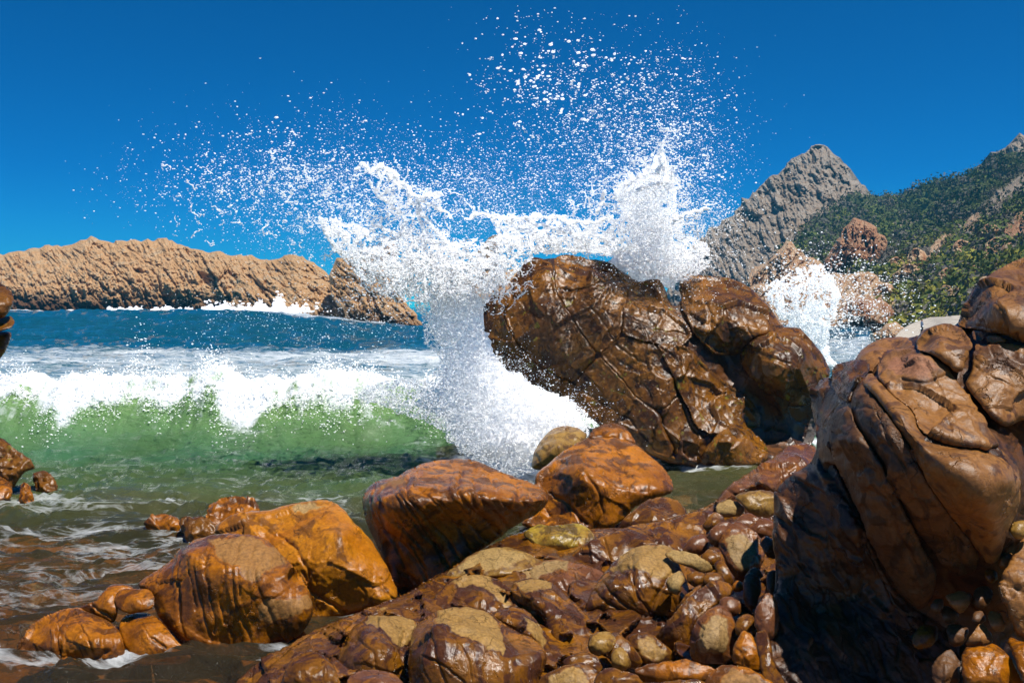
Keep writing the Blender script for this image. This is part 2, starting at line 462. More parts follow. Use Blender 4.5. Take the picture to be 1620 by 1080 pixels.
f = rbf([(530, 420, 150), (600, 400, 146), (630, 395, 145), (560, 480, 134), (600, 520, 126), (670, 530, 122), (600, 450, 138)], 15)
me = relief(h3, f, R=5, T=15, s=1.6, disp=strata(-40, 9, 1.4, 1.1, seed=8, blk=12), jag=7, it=1, taper=7, view=True, seed=9, smooth=False,
            patches=[([(560, 495), (620, 500), (680, 520), (680, 560), (540, 560)], 10)])
place('headland_crag', me, MAT_HEAD, (-18, 140, 0), label='jagged orange crag at the seaward end of the headland, half hidden by the splash', cat='crag')
h4 = [(748, 422), (754, 400), (764, 386), (776, 373), (789, 371), (793, 385), (790, 410), (784, 432), (768, 436), (752, 432)]
f = rbf([(748, 422, 203), (776, 373, 205), (790, 410, 203), (770, 420, 198), (770, 400, 200)], 10)
me = relief(h4, f, R=2.5, T=6, s=1.5, disp=strata(30, 8, 0.8, 0.6, seed=18, blk=11), jag=3, it=1, taper=7, view=True, seed=19, smooth=False)
place('sea_stack', me, MAT_MOUNT, (-4, 203, 0), label='small grey sea stack seen through the spray left of the central rock', cat='sea stack')
h5 = [(735, 440), (760, 432), (800, 425), (830, 430), (830, 500), (700, 500), (700, 470)]
f = rbf([(735, 440, 190), (830, 430, 190), (760, 490, 180)], 10)
me = relief(h5, f, R=4, T=10, s=1.8, disp=strata(-30, 9, 0.8, 0.6, seed=28, blk=11), jag=6, it=1, taper=7, view=True, seed=29, smooth=False)
place('low_reef', me, MAT_HEAD, (-6, 185, 0), label='low orange reef below the grey sea stack behind the spray', cat='reef')

# mountain and scrub slopes on the right
ml = [(1050, 470), (1085, 402), (1110, 378), (1128, 362), (1146, 347), (1166, 331), (1185, 309), (1200, 298), (1215, 281), (1232, 272), (1242, 262), (1256, 248),
      (1270, 241), (1285, 233), (1302, 229), (1315, 237), (1325, 252), (1340, 263), (1350, 279), (1362, 288), (1373, 306), (1387, 312), (1402, 309), (1420, 312),
      (1440, 302), (1460, 294), (1480, 290), (1500, 284), (1524, 280), (1545, 269), (1562, 255), (1580, 238), (1600, 226), (1620, 217), (1660, 195), (1760, 170),
      (1760, 560), (1300, 560), (1050, 560)]
MC = [(1050, 470, 380), (1110, 378, 400), (1185, 309, 430), (1242, 262, 440), (1302, 229, 450), (1350, 279, 440), (1387, 312, 430), (1460, 294, 400),
      (1545, 269, 350), (1620, 217, 320), (1760, 170, 280), (1300, 300, 405), (1240, 340, 385), (1180, 400, 350), (1130, 450, 330), (1330, 350, 360), (1400, 360, 330),
      (1500, 340, 300), (1600, 300, 250), (1300, 410, 270), (1200, 450, 260), (1100, 540, 240), (1400, 430, 210), (1500, 420, 185), (1600, 380, 170), (1350, 500, 160),
      (1450, 500, 140), (1550, 470, 130), (1700, 420, 110), (1300, 555, 150), (1450, 550, 125), (1700, 550, 90), (1620, 340, 200), (1560, 330, 245), (1480, 390, 235)]
mdep = rbf(MC, 20)
OUTC = (
    ([(1520, 372), (1526, 352), (1536, 342), (1548, 336), (1552, 346), (1542, 360), (1536, 374)], 'pale jagged outcrop on the scrub slope, highest of the near spur'),
    ([(1468, 402), (1476, 384), (1486, 374), (1500, 368), (1508, 378), (1500, 396), (1484, 408)], 'cream outcrop in the scrub, midway down the near spur'),
    ([(1450, 424), (1458, 408), (1470, 400), (1482, 396), (1490, 404), (1482, 418), (1466, 428)], 'slanting cream slab of rock just below the midway outcrop'),
    ([(1398, 404), (1404, 398), (1416, 410), (1430, 420), (1424, 426), (1410, 418)], 'thin pale streak of bare rock right of the reddish pinnacle'),
    ([(1572, 330), (1580, 308), (1596, 292), (1614, 278), (1640, 262), (1646, 276), (1620, 300), (1598, 320), (1584, 338)], 'long grey outcrop running up to the right edge of the slope'),
    ([(1436, 488), (1442, 476), (1456, 474), (1466, 480), (1460, 490), (1446, 494)], 'small cream outcrop low in the scrub above the beach'),
    ([(1548, 430), (1556, 418), (1566, 420), (1568, 434), (1558, 442)], 'grey boulder in the scrub just left of the cliff top'),
    ([(1588, 372), (1594, 352), (1612, 336), (1640, 330), (1640, 370), (1612, 384)], 'bare reddish earth scar at the right edge of the scrub slope'),
    ([(1180, 440), (1190, 425), (1208, 416), (1222, 418), (1216, 432), (1196, 446)], 'pale scree patch at the left foot of the mountain'))
def gully(V, X, Y):
    s1 = strata(-24, 10, 6.5, 2.6, seed=31, blk=17)(V, X, Y)
    veg = vegmask(X, Y)
    return s1 * (1 - 0.75 * veg) + 3.0 * veg * fbm(np.c_[X / 22, Y / 22, np.full(len(X), 4.)], 4, 33)
def vegmask(X, Y):
    """where scrub covers the slope: right and below the bare peak"""
    pts = [(1195, 470), (1230, 425), (1250, 400), (1285, 350), (1318, 335), (1350, 318), (1380, 312), (1440, 296), (1500, 282), (1555, 262), (1760, 240), (1760, 560),
           (1420, 560), (1400, 480), (1340, 430), (1290, 420), (1240, 440)]
    nx_ = X + 16 * fbm(np.c_[X / 30, Y / 30, np.full(len(X), 2.)], 4, 41); ny_ = Y + 12 * fbm(np.c_[X / 30, Y / 30, np.full(len(X), 6.)], 4, 42)
    ii = inside(nx_, ny_, pts); d, _, _ = seg_dist(nx_, ny_, pts)
    m_ = np.clip(0.5 + np.where(ii, d, -d) / 6, 0, 1)
    bare = fbm(np.c_[(X + Y * .6) / 34, (Y - X * .6) / 14, np.full(len(X), 2.)], 4, 47)
    # pale outcrops running down the near slope
    dl, _, _ = seg_dist(nx_, ny_, [(1620, 295), (1560, 335), (1530, 370), (1490, 400), (1460, 425), (1445, 450)], closed=False)
    m_ = m_ * (1 - 0.9 * np.exp(-(dl / 15) ** 2) * (fbm(np.c_[X / 12, Y / 12, np.full(len(X), 2.)], 3, 52) > -.15))
    m_ = m_ * np.clip(1.0 - (bare - 0.08) * 5, 0, 1)
    for ol_, _ in OUTC: m_ = m_ * ~inside(X, Y, ol_)
    return m_
me = relief(ml, mdep, R=10, T=60, s=2.1, disp=gully, jag=9, it=1, taper=7, view=True, seed=31, smooth=False)
# scrub fraction as an attribute for the soil colour under the bushes
co = np.empty(len(me.vertices) * 3, np.float32); me.vertices.foreach_get('co', co); co = co.reshape(-1, 3)
rel = co - CAMP; dd = rel @ FW; PX = 810 + F * (rel @ RT) / dd; PY = 540 - F * (rel @ UP) / dd
vg = vegmask(PX, PY)
at = me.attributes.new('veg', 'FLOAT', 'POINT'); at.data.foreach_set('value', vg.astype(np.float32))
mm = MAT_MOUNT; t = mm.node_tree; b = [n for n in t.nodes if n.type == 'BSDF_PRINCIPLED'][0]
src = b.inputs['Base Color'].links[0].from_socket
co_ = coords(t); nv = noise(t, co_, 0.09, 5, 0.6)
vc = ramp(t, nv, [(0.35, (0.09, 0.115, 0.04)), (0.48, (0.14, 0.145, 0.07)), (0.57, (0.27, 0.23, 0.14)), (0.66, (0.48, 0.40, 0.29))])
t.links.new(mixc(t, attr(t, 'veg'), src, vc), b.inputs['Base Color'])
place('mountain', me, MAT_MOUNT, (150, 300, 0), kind='structure')

# scrub: leafy clumps spread over the slopes
def leaf_mat(name, c1, c2, c3):
    m, t, b, o = mat(name); co = coords(t)
    a = attr(t, 'tone')
    col = ramp(t, a, [(0.0, c1), (0.5, c2), (1.0, c3)])
    t.links.new(col, b.inputs['Base Color']); b.inputs['Roughness'].default_value = 0.8; b.inputs['Specular IOR Level'].default_value = 0.15
    return m
MAT_SCRUB = leaf_mat('scrub_leaves', (0.07, 0.09, 0.035), (0.12, 0.16, 0.035), (0.30, 0.27, 0.04))
MAT_GREY = leaf_mat('grey_scrub', (0.11, 0.10, 0.08), (0.16, 0.145, 0.13), (0.22, 0.19, 0.16))
def scatter_scrub(name, mat_, n, size, seed, sel, kfaces=40):
    r = np.random.default_rng(seed); keep = []
    x = r.uniform(1120, 1740, n * 6); y = r.uniform(225, 545, n * 6)
    v = vegmask(x, y); cl = fbm(np.c_[x / 24, y / 18, np.full(len(x), 1.)], 3, 61)
    top = np.interp(x, [p[0] for p in ml[:36]], [p[1] for p in ml[:36]])
    ok = (v > 0.55) & sel(x, y, cl) & (y > top + 2); x, y, cl = x[ok][:n], y[ok][:n], cl[ok][:n]
    d = mdep(x, y) - 1.0
    C = unproj(x, y, d); n = len(C)
    S = size * (0.5 + 1.9 * r.uniform(size=n) ** 2.5) * (0.6 + d / 380.)
    # each bush: small triangles in a squashed shell
    th = r.uniform(0, 2 * np.pi, (n, kfaces)); ph = np.arccos(r.uniform(-0.25, 1, (n, kfaces)))
    rad = r.uniform(0.75, 1.0, (n, kfaces))
    D = np.stack([np.sin(ph) * np.cos(th), np.sin(ph) * np.sin(th), np.cos(ph) * 0.75], -1)
    P = C[:, None] + D * (S[:, None] * rad)[..., None]
    Dn = D + 0.35 * r.normal(size=D.shape); a = np.cross(r.normal(size=(n, kfaces, 3)), Dn); a /= np.linalg.norm(a, axis=-1)[..., None]
    b_ = np.cross(a, Dn); b_ /= np.linalg.norm(b_, axis=-1)[..., None] + 1e-6
    s_ = (S[:, None] * r.uniform(0.07, 0.16, (n, kfaces)))[..., None]
    V = np.stack([P + a * s_, P + b_ * s_, P - (a + b_) * s_ * 0.7], 2).reshape(-1, 3)
    yel = np.clip((cl[:, None] * 0.8 + 0.35 + (y[:, None] - 420) / 260. + r.normal(size=(n, 1)) * 0.16 + r.normal(size=(n, kfaces)) * 0.03), 0, 1)
    me = mesh_np(name, V, faces3=np.arange(len(V)).reshape(-1, 3), smooth=False, attrs={'tone': np.repeat(yel.ravel(), 3)})
    link(name, me, mat_, kind='stuff', label=('green and yellow-green coastal scrub on the mountain slopes' if mat_ is MAT_SCRUB else 'grey leafless-looking scrub among the green on the slopes'), cat='scrub')
scatter_scrub('scrub', MAT_SCRUB, 5200, 1.7, 5, lambda x, y, c: c > -0.22 + 0.2 * np.sin(x / 31))
scatter_scrub('grey_scrub', MAT_GREY, 2600, 1.7, 6, lambda x, y, c: c < 0.02 - 0.15 * np.sin(x / 31))

# pale outcrops breaking through the scrub
for k_, (ol, lb) in enumerate(OUTC):
    A_ = np.array(ol, float); me = relief(ol, lambda X, Y: mdep(X, Y) - 5.0, R=1.5, T=5, s=1.6, disp=strata(20, 7, 1.2, 0.5, seed=90 + k_, blk=9), jag=4, it=1, taper=3, view=True, seed=90 + k_, smooth=False)
    place('rock_outcrop', me, MAT_PINN if 'reddish' in lb else (MAT_MOUNT if 'grey' in lb else MAT_PINK), unproj(A_[:, 0].mean(), A_[:, 1].max(), float(mdep(A_[:, 0].mean(), A_[:, 1].max())) - 4), label=lb, cat='outcrop')

# small outcrops scattered in the scrub: one shape, many copies
me = relief([(1400, 470), (1404, 458), (1412, 452), (1420, 456), (1424, 466), (1416, 474)], lambda X, Y: np.full(np.shape(X), 150.), R=.4, T=1.5, s=1.3, disp=strata(20, 5, .5, .2, seed=120, blk=6), jag=2, it=1, taper=2, view=True, seed=120, smooth=False)
pr = place('small_outcrop', me, MAT_PINK, unproj(1412, 474, 150.), label='small pale outcrop poking out of the scrub on the slope', cat='outcrop', group='small pale outcrops scattered in the scrub')
rs_ = np.random.default_rng(12); done_ = 0
while done_ < 34:
    x_, y_ = rs_.uniform(1290, 1615), rs_.uniform(335, 490)
    if vegmask(np.array([x_]), np.array([y_]))[0] < .4: continue
    if y_ < 470 - (x_ - 1290) * .42: continue
    o_ = pr if done_ == 0 else pr.copy()
    if done_: COL.objects.link(o_)
    dq = float(mdep(x_, y_)) - 3.5; sc_ = dq / 150. * rs_.uniform(.45, 1.5)
    o_.location = Vector([float(v) for v in unproj(x_, y_, dq)]); o_.rotation_euler = (0, rs_.uniform(-.7, .7), rs_.uniform(-.5, .5)); o_.scale = (sc_ * rs_.uniform(.7, 1.5), sc_, sc_)
    done_ += 1

# orange pinnacle below the peak
pn = [(1298, 440), (1305, 415), (1314, 398), (1322, 380), (1334, 365), (1342, 352), (1354, 345), (1366, 350), (1378, 352), (1390, 366), (1402, 374), (1402, 392), (1394, 410), (1380, 428), (1350, 440), (1335, 450)]
f = rbf([(1305, 430, 232), (1322, 380, 240), (1360, 346, 244), (1402, 380, 240), (1385, 425, 228), (1345, 440, 222), (1350, 395, 226)], 12)
me = relief(pn, f, R=5, T=12, s=1.5, disp=strata(15, 8, 3.4, 1.6, seed=71, blk=11), jag=6, it=1, taper=7, view=True, seed=71, smooth=False)
place('rock_pinnacle', me, MAT_PINN, (80, 228, 10), label='reddish rock pinnacle standing on the scrub slope below the mountain peak', cat='rock pinnacle')
pp = [(1180, 448), (1195, 435), (1215, 415), (1228, 400), (1240, 385), (1252, 382), (1262, 395), (1275, 405), (1300, 415), (1310, 440), (1300, 470), (1240, 480), (1190, 470)]
f = rbf([(1185, 445, 225), (1245, 385, 235), (1305, 420, 225), (1240, 470, 205), (1300, 460, 205), (1250, 430, 215)], 12)
me = relief(pp, f, R=4, T=12, s=1.5, disp=strata(25, 8, 2.8, 1.6, seed=75, blk=12), jag=6, it=1, taper=7, view=True, seed=75, smooth=False)
place('rock_spur', me, MAT_PINK, (60, 215, 5), label='pink-orange rock spur left of the pinnacle, above the small splash', cat='rock spur')
# rocky point at the water's edge behind
for nm, ol, ct, mt_, lb, sd in (
    ('rocky_point', [(1150, 470), (1180, 452), (1230, 450), (1280, 442), (1310, 430), (1340, 436), (1370, 428), (1392, 440), (1405, 455), (1412, 470), (1422, 486), (1418, 500),
      (1400, 520), (1390, 540), (1330, 562), (1200, 560), (1150, 560)],
     [(1150, 470, 190), (1310, 432, 185), (1405, 455, 165), (1420, 495, 140), (1340, 560, 118), (1200, 560, 125), (1280, 500, 150), (1350, 500, 140)], MAT_PINK,
     'cream and orange rocky point at the foot of the slope', 81),
    ('red_rock', [(1330, 492), (1338, 478), (1356, 470), (1378, 470), (1398, 474), (1410, 484), (1414, 498), (1406, 508), (1390, 512), (1360, 506), (1338, 502)],
     [(1330, 492, 136), (1378, 470, 138), (1414, 495, 134), (1375, 505, 128), (1370, 488, 131)], MAT_PINN,
     'rust-red rock on the rocky point just left of the pale beach', 85),
    ('pale_rocks', [(1388, 535), (1392, 518), (1402, 512), (1415, 511), (1428, 514), (1436, 524), (1434, 540), (1410, 545)],
     [(1388, 530, 118), (1415, 511, 121), (1436, 530, 118), (1410, 540, 113), (1412, 525, 115)], MAT_PINK,
     'rounded cream rocks at the left edge of the pale beach', 88)):
    me = relief(ol, rbf(ct, 12), R=2.0 if nm != 'rocky_point' else 5, T=6, s=1.5, disp=strata(30, 9, 2.0 if nm == 'rocky_point' else .8, 1.0 if nm == 'rocky_point' else .4, seed=sd, blk=11), jag=6, it=1, taper=7, view=True, seed=sd, smooth=False)
    place(nm, me, mt_, unproj(ol[0][0], 520, ct[-1][2]), label=lb, cat='rock')
# pale shingle beach
m, t, b, o = mat('beach_sand'); co = coords(t)
t.links.new(ramp(t, noise(t, co, 1.6, 6, 0.8), [(0.35, (0.30, 0.26, 0.21)), (0.6, (0.50, 0.45, 0.38))]), b.inputs['Base Color']); b.inputs['Roughness'].default_value = 0.9
bl = [(1405, 545), (1425, 522), (1436, 514), (1452, 508), (1468, 502), (1490, 501), (1512, 499), (1540, 497), (1600, 497), (1600, 560), (1405, 560)]
me = relief(bl, rbf([(1430, 518, 110), (1468, 502, 119), (1600, 497, 119), (1420, 550, 88), (1600, 560, 80), (1500, 530, 97)], 12), R=0.6, T=3, s=1.6, jag=0.5, it=1)
place('beach', me, m, (45, 110, 0), kind='structure')
# walker on the beach
def person():
    P0 = unproj(1458.5, 531.0, 96.0)
    bm_v = [(0, 0, .92), (0, 0, 1.12), (0, .02, 1.36), (0, .03, 1.46), (0, .0, 1.58),
            (.13, 0, .86), (.15, .06, .48), (.14, .10, .07), (.14, -.05, .04), (-.13, 0, .86), (-.13, -.08, .48), (-.14, -.02, .07), (-.14, -.16, .04),
            (.21, .02, 1.33), (.27, .04, 1.08), (.24, -.08, .86), (-.21, .02, 1.33), (-.27, .06, 1.08), (-.24, .0, .86)]
    ed = [(0, 1), (1, 2), (2, 3), (3, 4), (0, 5), (5, 6), (6, 7), (7, 8), (0, 9), (9, 10), (10, 11), (11, 12), (2, 13), (13, 14), (14, 15), (2, 16), (16, 17), (17, 18)]
    rad = [.17, .15, .17, .07, .11, .10, .07, .05, .04, .10, .07, .05, .04, .08, .055, .04, .08, .055, .04]
    me = bpy.data.meshes.new('person'); me.from_pydata([Vector(v) for v in bm_v], ed, [])
    m, t, b, o = mat('dark_clothes')
    co = coords(t); sx = N(t, 'SeparateXYZ'); t.links.new(co, sx.inputs[0])
    t.links.new(ramp(t, mth(t, 'DIVIDE', sx.outputs[2], 1.7), [(0.0, (0.02, 0.02, 0.025)), (0.53, (0.03, 0.03, 0.035)), (0.56, (0.16, 0.22, 0.32)), (0.80, (0.2, 0.27, 0.38)), (0.83, (0.30, 0.16, 0.10)), (0.94, (0.03, 0.02, 0.015))]), b.inputs['Base Color'])
    b.inputs['Roughness'].default_value = 0.8
    o = link('person', me, m, label='distant person in dark trousers and pale blue top standing on the pale beach', cat='person')
    o.location = Vector(P0); o.rotation_euler = (0, 0, 1.2)
    sk = o.modifiers.new('skin', 'SKIN')
    for i, r_ in enumerate(rad): me.skin_vertices[0].data[i].radius = (r_, r_)
    me.skin_vertices[0].data[0].use_root = True
    s2 = o.modifiers.new('sub', 'SUBSURF'); s2.levels = 2; s2.render_levels = 2
person()

# ---------- sea
def sstep(a, b_, x):
    t_ = np.clip((x - a) / (b_ - a), 0, 1); return t_ * t_ * (3 - 2 * t_)
dist = [6.2]
while dist[-1] < 42: dist.append(dist[-1] * 1.0058)
while dist[-1] < 320: dist.append(dist[-1] * 1.012)
while dist[-1] < 1250: dist.append(dist[-1] * 1.25)
dist = np.array(dist)
cols = np.concatenate([np.arange(-2400, -320, 60.), np.arange(-320, -40, 8.), np.arange(-40, 1340, 3.1), np.arange(1340, 1800, 12.), np.arange(1800, 4200, 60.)])
XX, DD = np.meshgrid((cols - 810) / F, dist)
sx_, sy_ = (XX * DD).ravel(), DD.ravel()
n_ = len(sx_); z0 = np.zeros(n_)
P2 = np.c_[sx_, sy_, z0]
# breaking wave
Xc = sx_
yc = 22.6 + 0.9 * fbm(np.c_[Xc * 0.22, z0, z0], 2, 101)
ampw = (1.18 + 0.38 * fbm(np.c_[Xc * 0.5, z0, z0 + 2], 3, 102) + 0.36 * np.exp(-((Xc + 6.5) / 0.6) ** 2) + 0.20 * np.exp(-((Xc + 3.7) / 1.0) ** 2) + 0.10 * np.abs(fbm(np.c_[Xc * 2.2, z0, z0], 3, 104))) * (1 - sstep(0.2, 2.6, Xc)) * (1 - 0.12 * sstep(-9, -14, Xc))
s_ = sy_ - yc
prof = np.where(s_ > 0, np.exp(-(s_ / 2.6) ** 2), 1.0 / (1 + np.exp(-(s_ + 1.35) / 0.48)) * 1.06 * np.where(s_ > -0.6, 1, 1))
prof = np.where(s_ > 0, prof * 1.0, np.minimum(prof, 1.0))
hw = ampw * prof
# the big blue swell beyond
sw_amp = np.interp(sx_, [-90, -60, -28, -12, 0, 30], [2.25, 2.35, 2.4, 0.7, 0.3, 0.2])
ys = 112 + 3 * np.sin(sx_ * 0.07)
e2 = (sy_ - ys)
hs = sw_amp * np.where(e2 < 0, np.exp(-(e2 / 20) ** 2), np.exp(-(e2 / 14) ** 2))
# chop
nearf = 1 - sstep(24, 60, sy_)
wx_ = fbm(P2 * 0.5, 2, 110)
ch = 0.12 * fbm(np.c_[sx_ * 0.55 + wx_ * .4, sy_ * 1.2, z0], 3, 111) + 0.075 * (ridged(np.c_[sx_ * 1.1 + wx_, sy_ * 2.6, z0], 3, 112) - 0.6) + 0.012 * fbm(np.c_[sx_ * 5, sy_ * 9, z0], 2, 113)
ch = ch * (0.35 + 0.65 * nearf)
far_ch = 0.36 * (ridged(np.c_[sx_ * 0.12, sy_ * 0.25, z0], 4, 114) - 0.7) * sstep(30, 70, sy_)
zh = hw + hs + ch * np.where(prof > .5, .8, 1.0) + far_ch
# froth lumps on the crest and behind it
fr_l = np.exp(-((s_ - 0.2) / 0.9) ** 2) * (ampw > 0.3)
zh = zh + fr_l * (0.16 * (ridged(np.c_[sx_ * 1.5, sy_ * 1.5, z0], 4, 115) - .3))
yy = sy_ - 0.45 * np.clip(prof, 0, 1) ** 3 * (ampw / 1.2) * np.where(s_ < 0.5, 1, 0.6)
zh = np.where((sx_ / sy_ > 0.36) & (sx_ / sy_ < 0.62) & (sy_ > 66), zh - 2.0 * sstep(66, 90, sy_), zh)
V = np.c_[sx_, yy, zh]
# foam coverage (0..1.. where froth lies), colour zone
foam = 0.9 * np.exp(-((s_ - 0.3) / 0.8) ** 2) * (ampw > .25)
veil = fbm(np.c_[sx_ * 0.8, z0, z0], 3, 121)
foam = np.maximum(foam, sstep(-1.7 - 1.3 * veil, -0.6 - 1.0 * veil, s_) * (s_ < 0.5) * (0.68 + 0.3 * veil))
foam = np.maximum(foam, np.where((sy_ > yc) & (sy_ < 84), 0.53 * (1 - sstep(58, 82, sy_)) + 0.12 * fbm(np.c_[sx_ * .08, sy_ * .1, z0], 3, 140), 0) * (1 - 0.25 * sstep(-5, 3, sx_)))
foam = np.maximum(foam, (0.26 + 0.10 * np.clip(prof, 0, 1) * (ampw > .3)) * (sy_ < yc))
foam = np.maximum(foam, 0.95 * np.exp(-(((sx_ - 0.6) / 2.4) ** 2 + ((sy_ - 18.6) / 2.0) ** 2)))
foam = np.maximum(foam, 0.55 * np.exp(-(((sx_ - 3.6) / 1.6) ** 2 + ((sy_ - 18.3) / 0.7) ** 2)))
foam = np.maximum(foam, 0.40 * np.exp(-((sy_ - 15.4 - .08 * sx_) / 0.9) ** 2) * (sx_ < -2.5))
foam = np.maximum(foam, 0.37 * (sy_ < 13.5) * (sx_ < -3.6))
for fx_, fy_, fr_ in ((-3.3, 8.35, .35), (-1.9, 8.3, .3), (-4.1, 8.6, .3), (-2.4, 11.2, .4), (-5.5, 13.2, .6), (-3.9, 13.0, .5), (-7.4, 15.2, .8)):
    foam = np.maximum(foam, 0.52 * np.exp(-(((sx_ - fx_) / (fr_ * 1.8)) ** 2 + ((sy_ - fy_) / fr_) ** 2)))
dh = np.hypot((sx_ + 38) / 26, (sy_ - 186) / 20)
foam = np.maximum(foam, 0.9 * (np.abs(sy_ - (ys + 10)) < 22) * (sy_ > ys + 1) * (sx_ > -75) * (sx_ < -24))
foam = np.maximum(foam, 0.62 * np.exp(-((sy_ - ys) / 2.5) ** 2) * (sx_ > -30) * (sx_ < 5))
foam = np.where((sx_ > 18) & (sy_ > 25) & (sy_ < 90), 0.5, foam)
zone = np.interp(sy_, [7, 11, 14, 17.5, 19, 24, 30, 55, 75], [1.0, 0.92, 0.74, 0.60, 0.5, 0.42, 0.22, 0.12, 0.0])
zone = np.where((sx_ > -1.5) & (sy_ < 20), 0.72, zone)
zone = np.clip(zone + 0.06 * fbm(P2 * 0.5, 3, 131), 0, 1)
nyy, nxx = XX.shape
idx = np.arange(nyy * nxx).reshape(nyy, nxx)
Q = np.stack([idx[:-1, :-1], idx[:-1, 1:], idx[1:, 1:], idx[1:, :-1]], -1).reshape(-1, 4)
face = ((s_ > -2.6) & (s_ < 0.3)) * prof * (ampw > .3)
clear = (1 - sstep(12.5, 16, sy_)) * (1 - sstep(3.5, 5.5, sx_)) + 0.8 * np.exp(-(((sx_ - 3.4) / 1.5) ** 2 + ((sy_ - 15.8) / 2) ** 2))
me = mesh_np('sea', V, quads=Q, attrs={'foam': foam, 'zone': zone, 'face': face, 'clear': np.clip(clear, 0, 1)})
m, t, b, o = mat('sea_water'); co = coords(t)
zn = attr(t, 'zone')
wc = ramp(t, zn, [(0.0, (0.003, 0.085, 0.14)), (0.2, (0.010, 0.12, 0.15)), (0.42, (0.05, 0.15, 0.07)), (0.55, (0.05, 0.10, 0.03)), (0.72, (0.07, 0.072, 0.025)), (1.0, (0.060, 0.046, 0.026))])
wc = mixc(t, mth(t, 'MULTIPLY', attr(t, 'face'), 0.8), wc, (0.22, 0.37, 0.11))
cf = coords(t, (0.55, 1.25, 1.0))
f1 = noise(t, cf, 1.1, 8, 0.62, 0.9)
ft = N(t, 'TexNoise', Scale=2.3, Detail=7, Roughness=0.6, Distortion=1.6); t.links.new(cf, ft.inputs['Vector'])
rg = mth(t, 'ABSOLUTE', mth(t, 'SUBTRACT', ft.outputs['Fac'], 0.5))
rg = mth(t, 'SUBTRACT', 1.0, mth(t, 'MULTIPLY', rg, 7.0), clamp=True)
fa = attr(t, 'foam')
str_ = noise(t, coords(t, (3.2, 0.5, 0.5)), 2.2, 6, 0.6, 0.5)
fa = mth(t, 'ADD', fa, mth(t, 'MULTIPLY', mth(t, 'MULTIPLY', mth(t, 'SUBTRACT', str_, 0.46), attr(t, 'face')), 1.3))
sumf = mth(t, 'ADD', mth(t, 'ADD', mth(t, 'MULTIPLY', f1, 0.75), mth(t, 'MULTIPLY', rg, 0.17)), fa)
fm = ramp(t, mth(t, 'MULTIPLY', sumf, 0.5), [(0.43, 0.0), (0.50, 0.35), (0.62, 1.0)])
b.inputs['Roughness'].default_value = 0.07; b.inputs['IOR'].default_value = 1.33
t.links.new(wc, b.inputs['Base Color'])
nb = noise(t, coords(t, (1, 1.8, 1)), 3.2, 7, 0.6, 0.4)
n_far = noise(t, coords(t, (1, 2.2, 1)), 0.5, 6, 0.65, 0.5)
g1 = bump(t, b, nb, 0.8, 0.12)
cd = N(t, 'CameraData')
bump(t, b, n_far, 0.8, 0.8, prev=g1)
bn = [n for n in t.nodes if n.type == 'BUMP'][-1]
t.links.new(mth(t, 'ADD', mth(t, 'MULTIPLY', mth(t, 'SUBTRACT', 1.0, mth(t, 'MULTIPLY', zn, 3.0), True), 0.8), 0.10), bn.inputs['Distance'])
fd = N(t, 'BsdfPrincipled', Roughness=0.6); fd.inputs['Base Color'].default_value = (0.80, 0.84, 0.86, 1); fd.inputs['Specular IOR Level'].default_value = 0.2
fb = N(t, 'Bump', Strength=0.9, Distance=0.06); t.links.new(noise(t, co, 7, 6, 0.7), fb.inputs['Height']); t.links.new(fb.outputs[0], fd.inputs['Normal'])
# shallow water lets the bed show through where it is not glinting
tb = N(t, 'BsdfTransparent'); tb.inputs[0].default_value = (0.80, 0.74, 0.55, 1)
lw = N(t, 'LayerWeight', Blend=0.12)
cm = mth(t, 'MULTIPLY', mth(t, 'MULTIPLY', attr(t, 'clear'), 0.6), mth(t, 'SUBTRACT', 1.0, lw.outputs['Fresnel'], True))
mc = N(t, 'MixShader'); t.links.new(cm, mc.inputs[0]); t.links.new(b.outputs[0], mc.inputs[1]); t.links.new(tb.outputs[0], mc.inputs[2])
ms = N(t, 'MixShader'); t.links.new(fm, ms.inputs[0]); t.links.new(mc.outputs[0], ms.inputs[1]); t.links.new(fd.outputs[0], ms.inputs[2])
t.links.new(ms.outputs[0], o.inputs[0])
for nd in list(t.nodes):
    if nd.type == 'CAMERA': t.nodes.remove(nd)
link('sea', me, m, kind='structure')
me = mesh_np('seabed', np.array([(-1400, -60, -1.5), (1400, -60, -1.5), (1400, 1500, -1.5), (-1400, 1500, -1.5)]), quads=[(0, 1, 2, 3)])
sm_, t, b, o = mat('seabed_sand'); b.inputs['Base Color'].default_value = (0.2, 0.14, 0.08, 1); b.inputs['Roughness'].default_value = 0.9
link('seabed', me, sm_, kind='structure')

# ================================================================== ROCKS
OR = rock_mat('wet_orange_rock', (0.44, 0.155, 0.004), (0.20, 0.064, 0.003), (0.085, 0.030, 0.006), (0.34, 0.165, 0.04), 0.13, 0.40, 1.0, stain_amt=0.7)
GO = rock_mat('golden_rock', (0.50, 0.20, 0.006), (0.34, 0.115, 0.005), (0.16, 0.06, 0.008), (0.42, 0.27, 0.10), 0.18, 0.45, 1.0, stain_amt=0.5)
BR = rock_mat('wet_brown_rock', (0.26, 0.104, 0.006), (0.085, 0.032, 0.005), (0.055, 0.020, 0.011), (0.37, 0.215, 0.055), 0.07, 0.26, 1.2, stain_amt=0.75)
PU = rock_mat('purple_brown_rock', (0.17, 0.065, 0.022), (0.10, 0.038, 0.016), (0.24, 0.09, 0.012), (0.36, 0.23, 0.085), 0.10, 0.32, 1.4, stain_amt=0.5)
DK = rock_mat('dark_wet_rock', (0.23, 0.092, 0.007), (0.085, 0.033, 0.005), (0.042, 0.017, 0.005), (0.3, 0.2, 0.1), 0.12, 0.40, 0.8, moss=0.45, stain_amt=0.55)
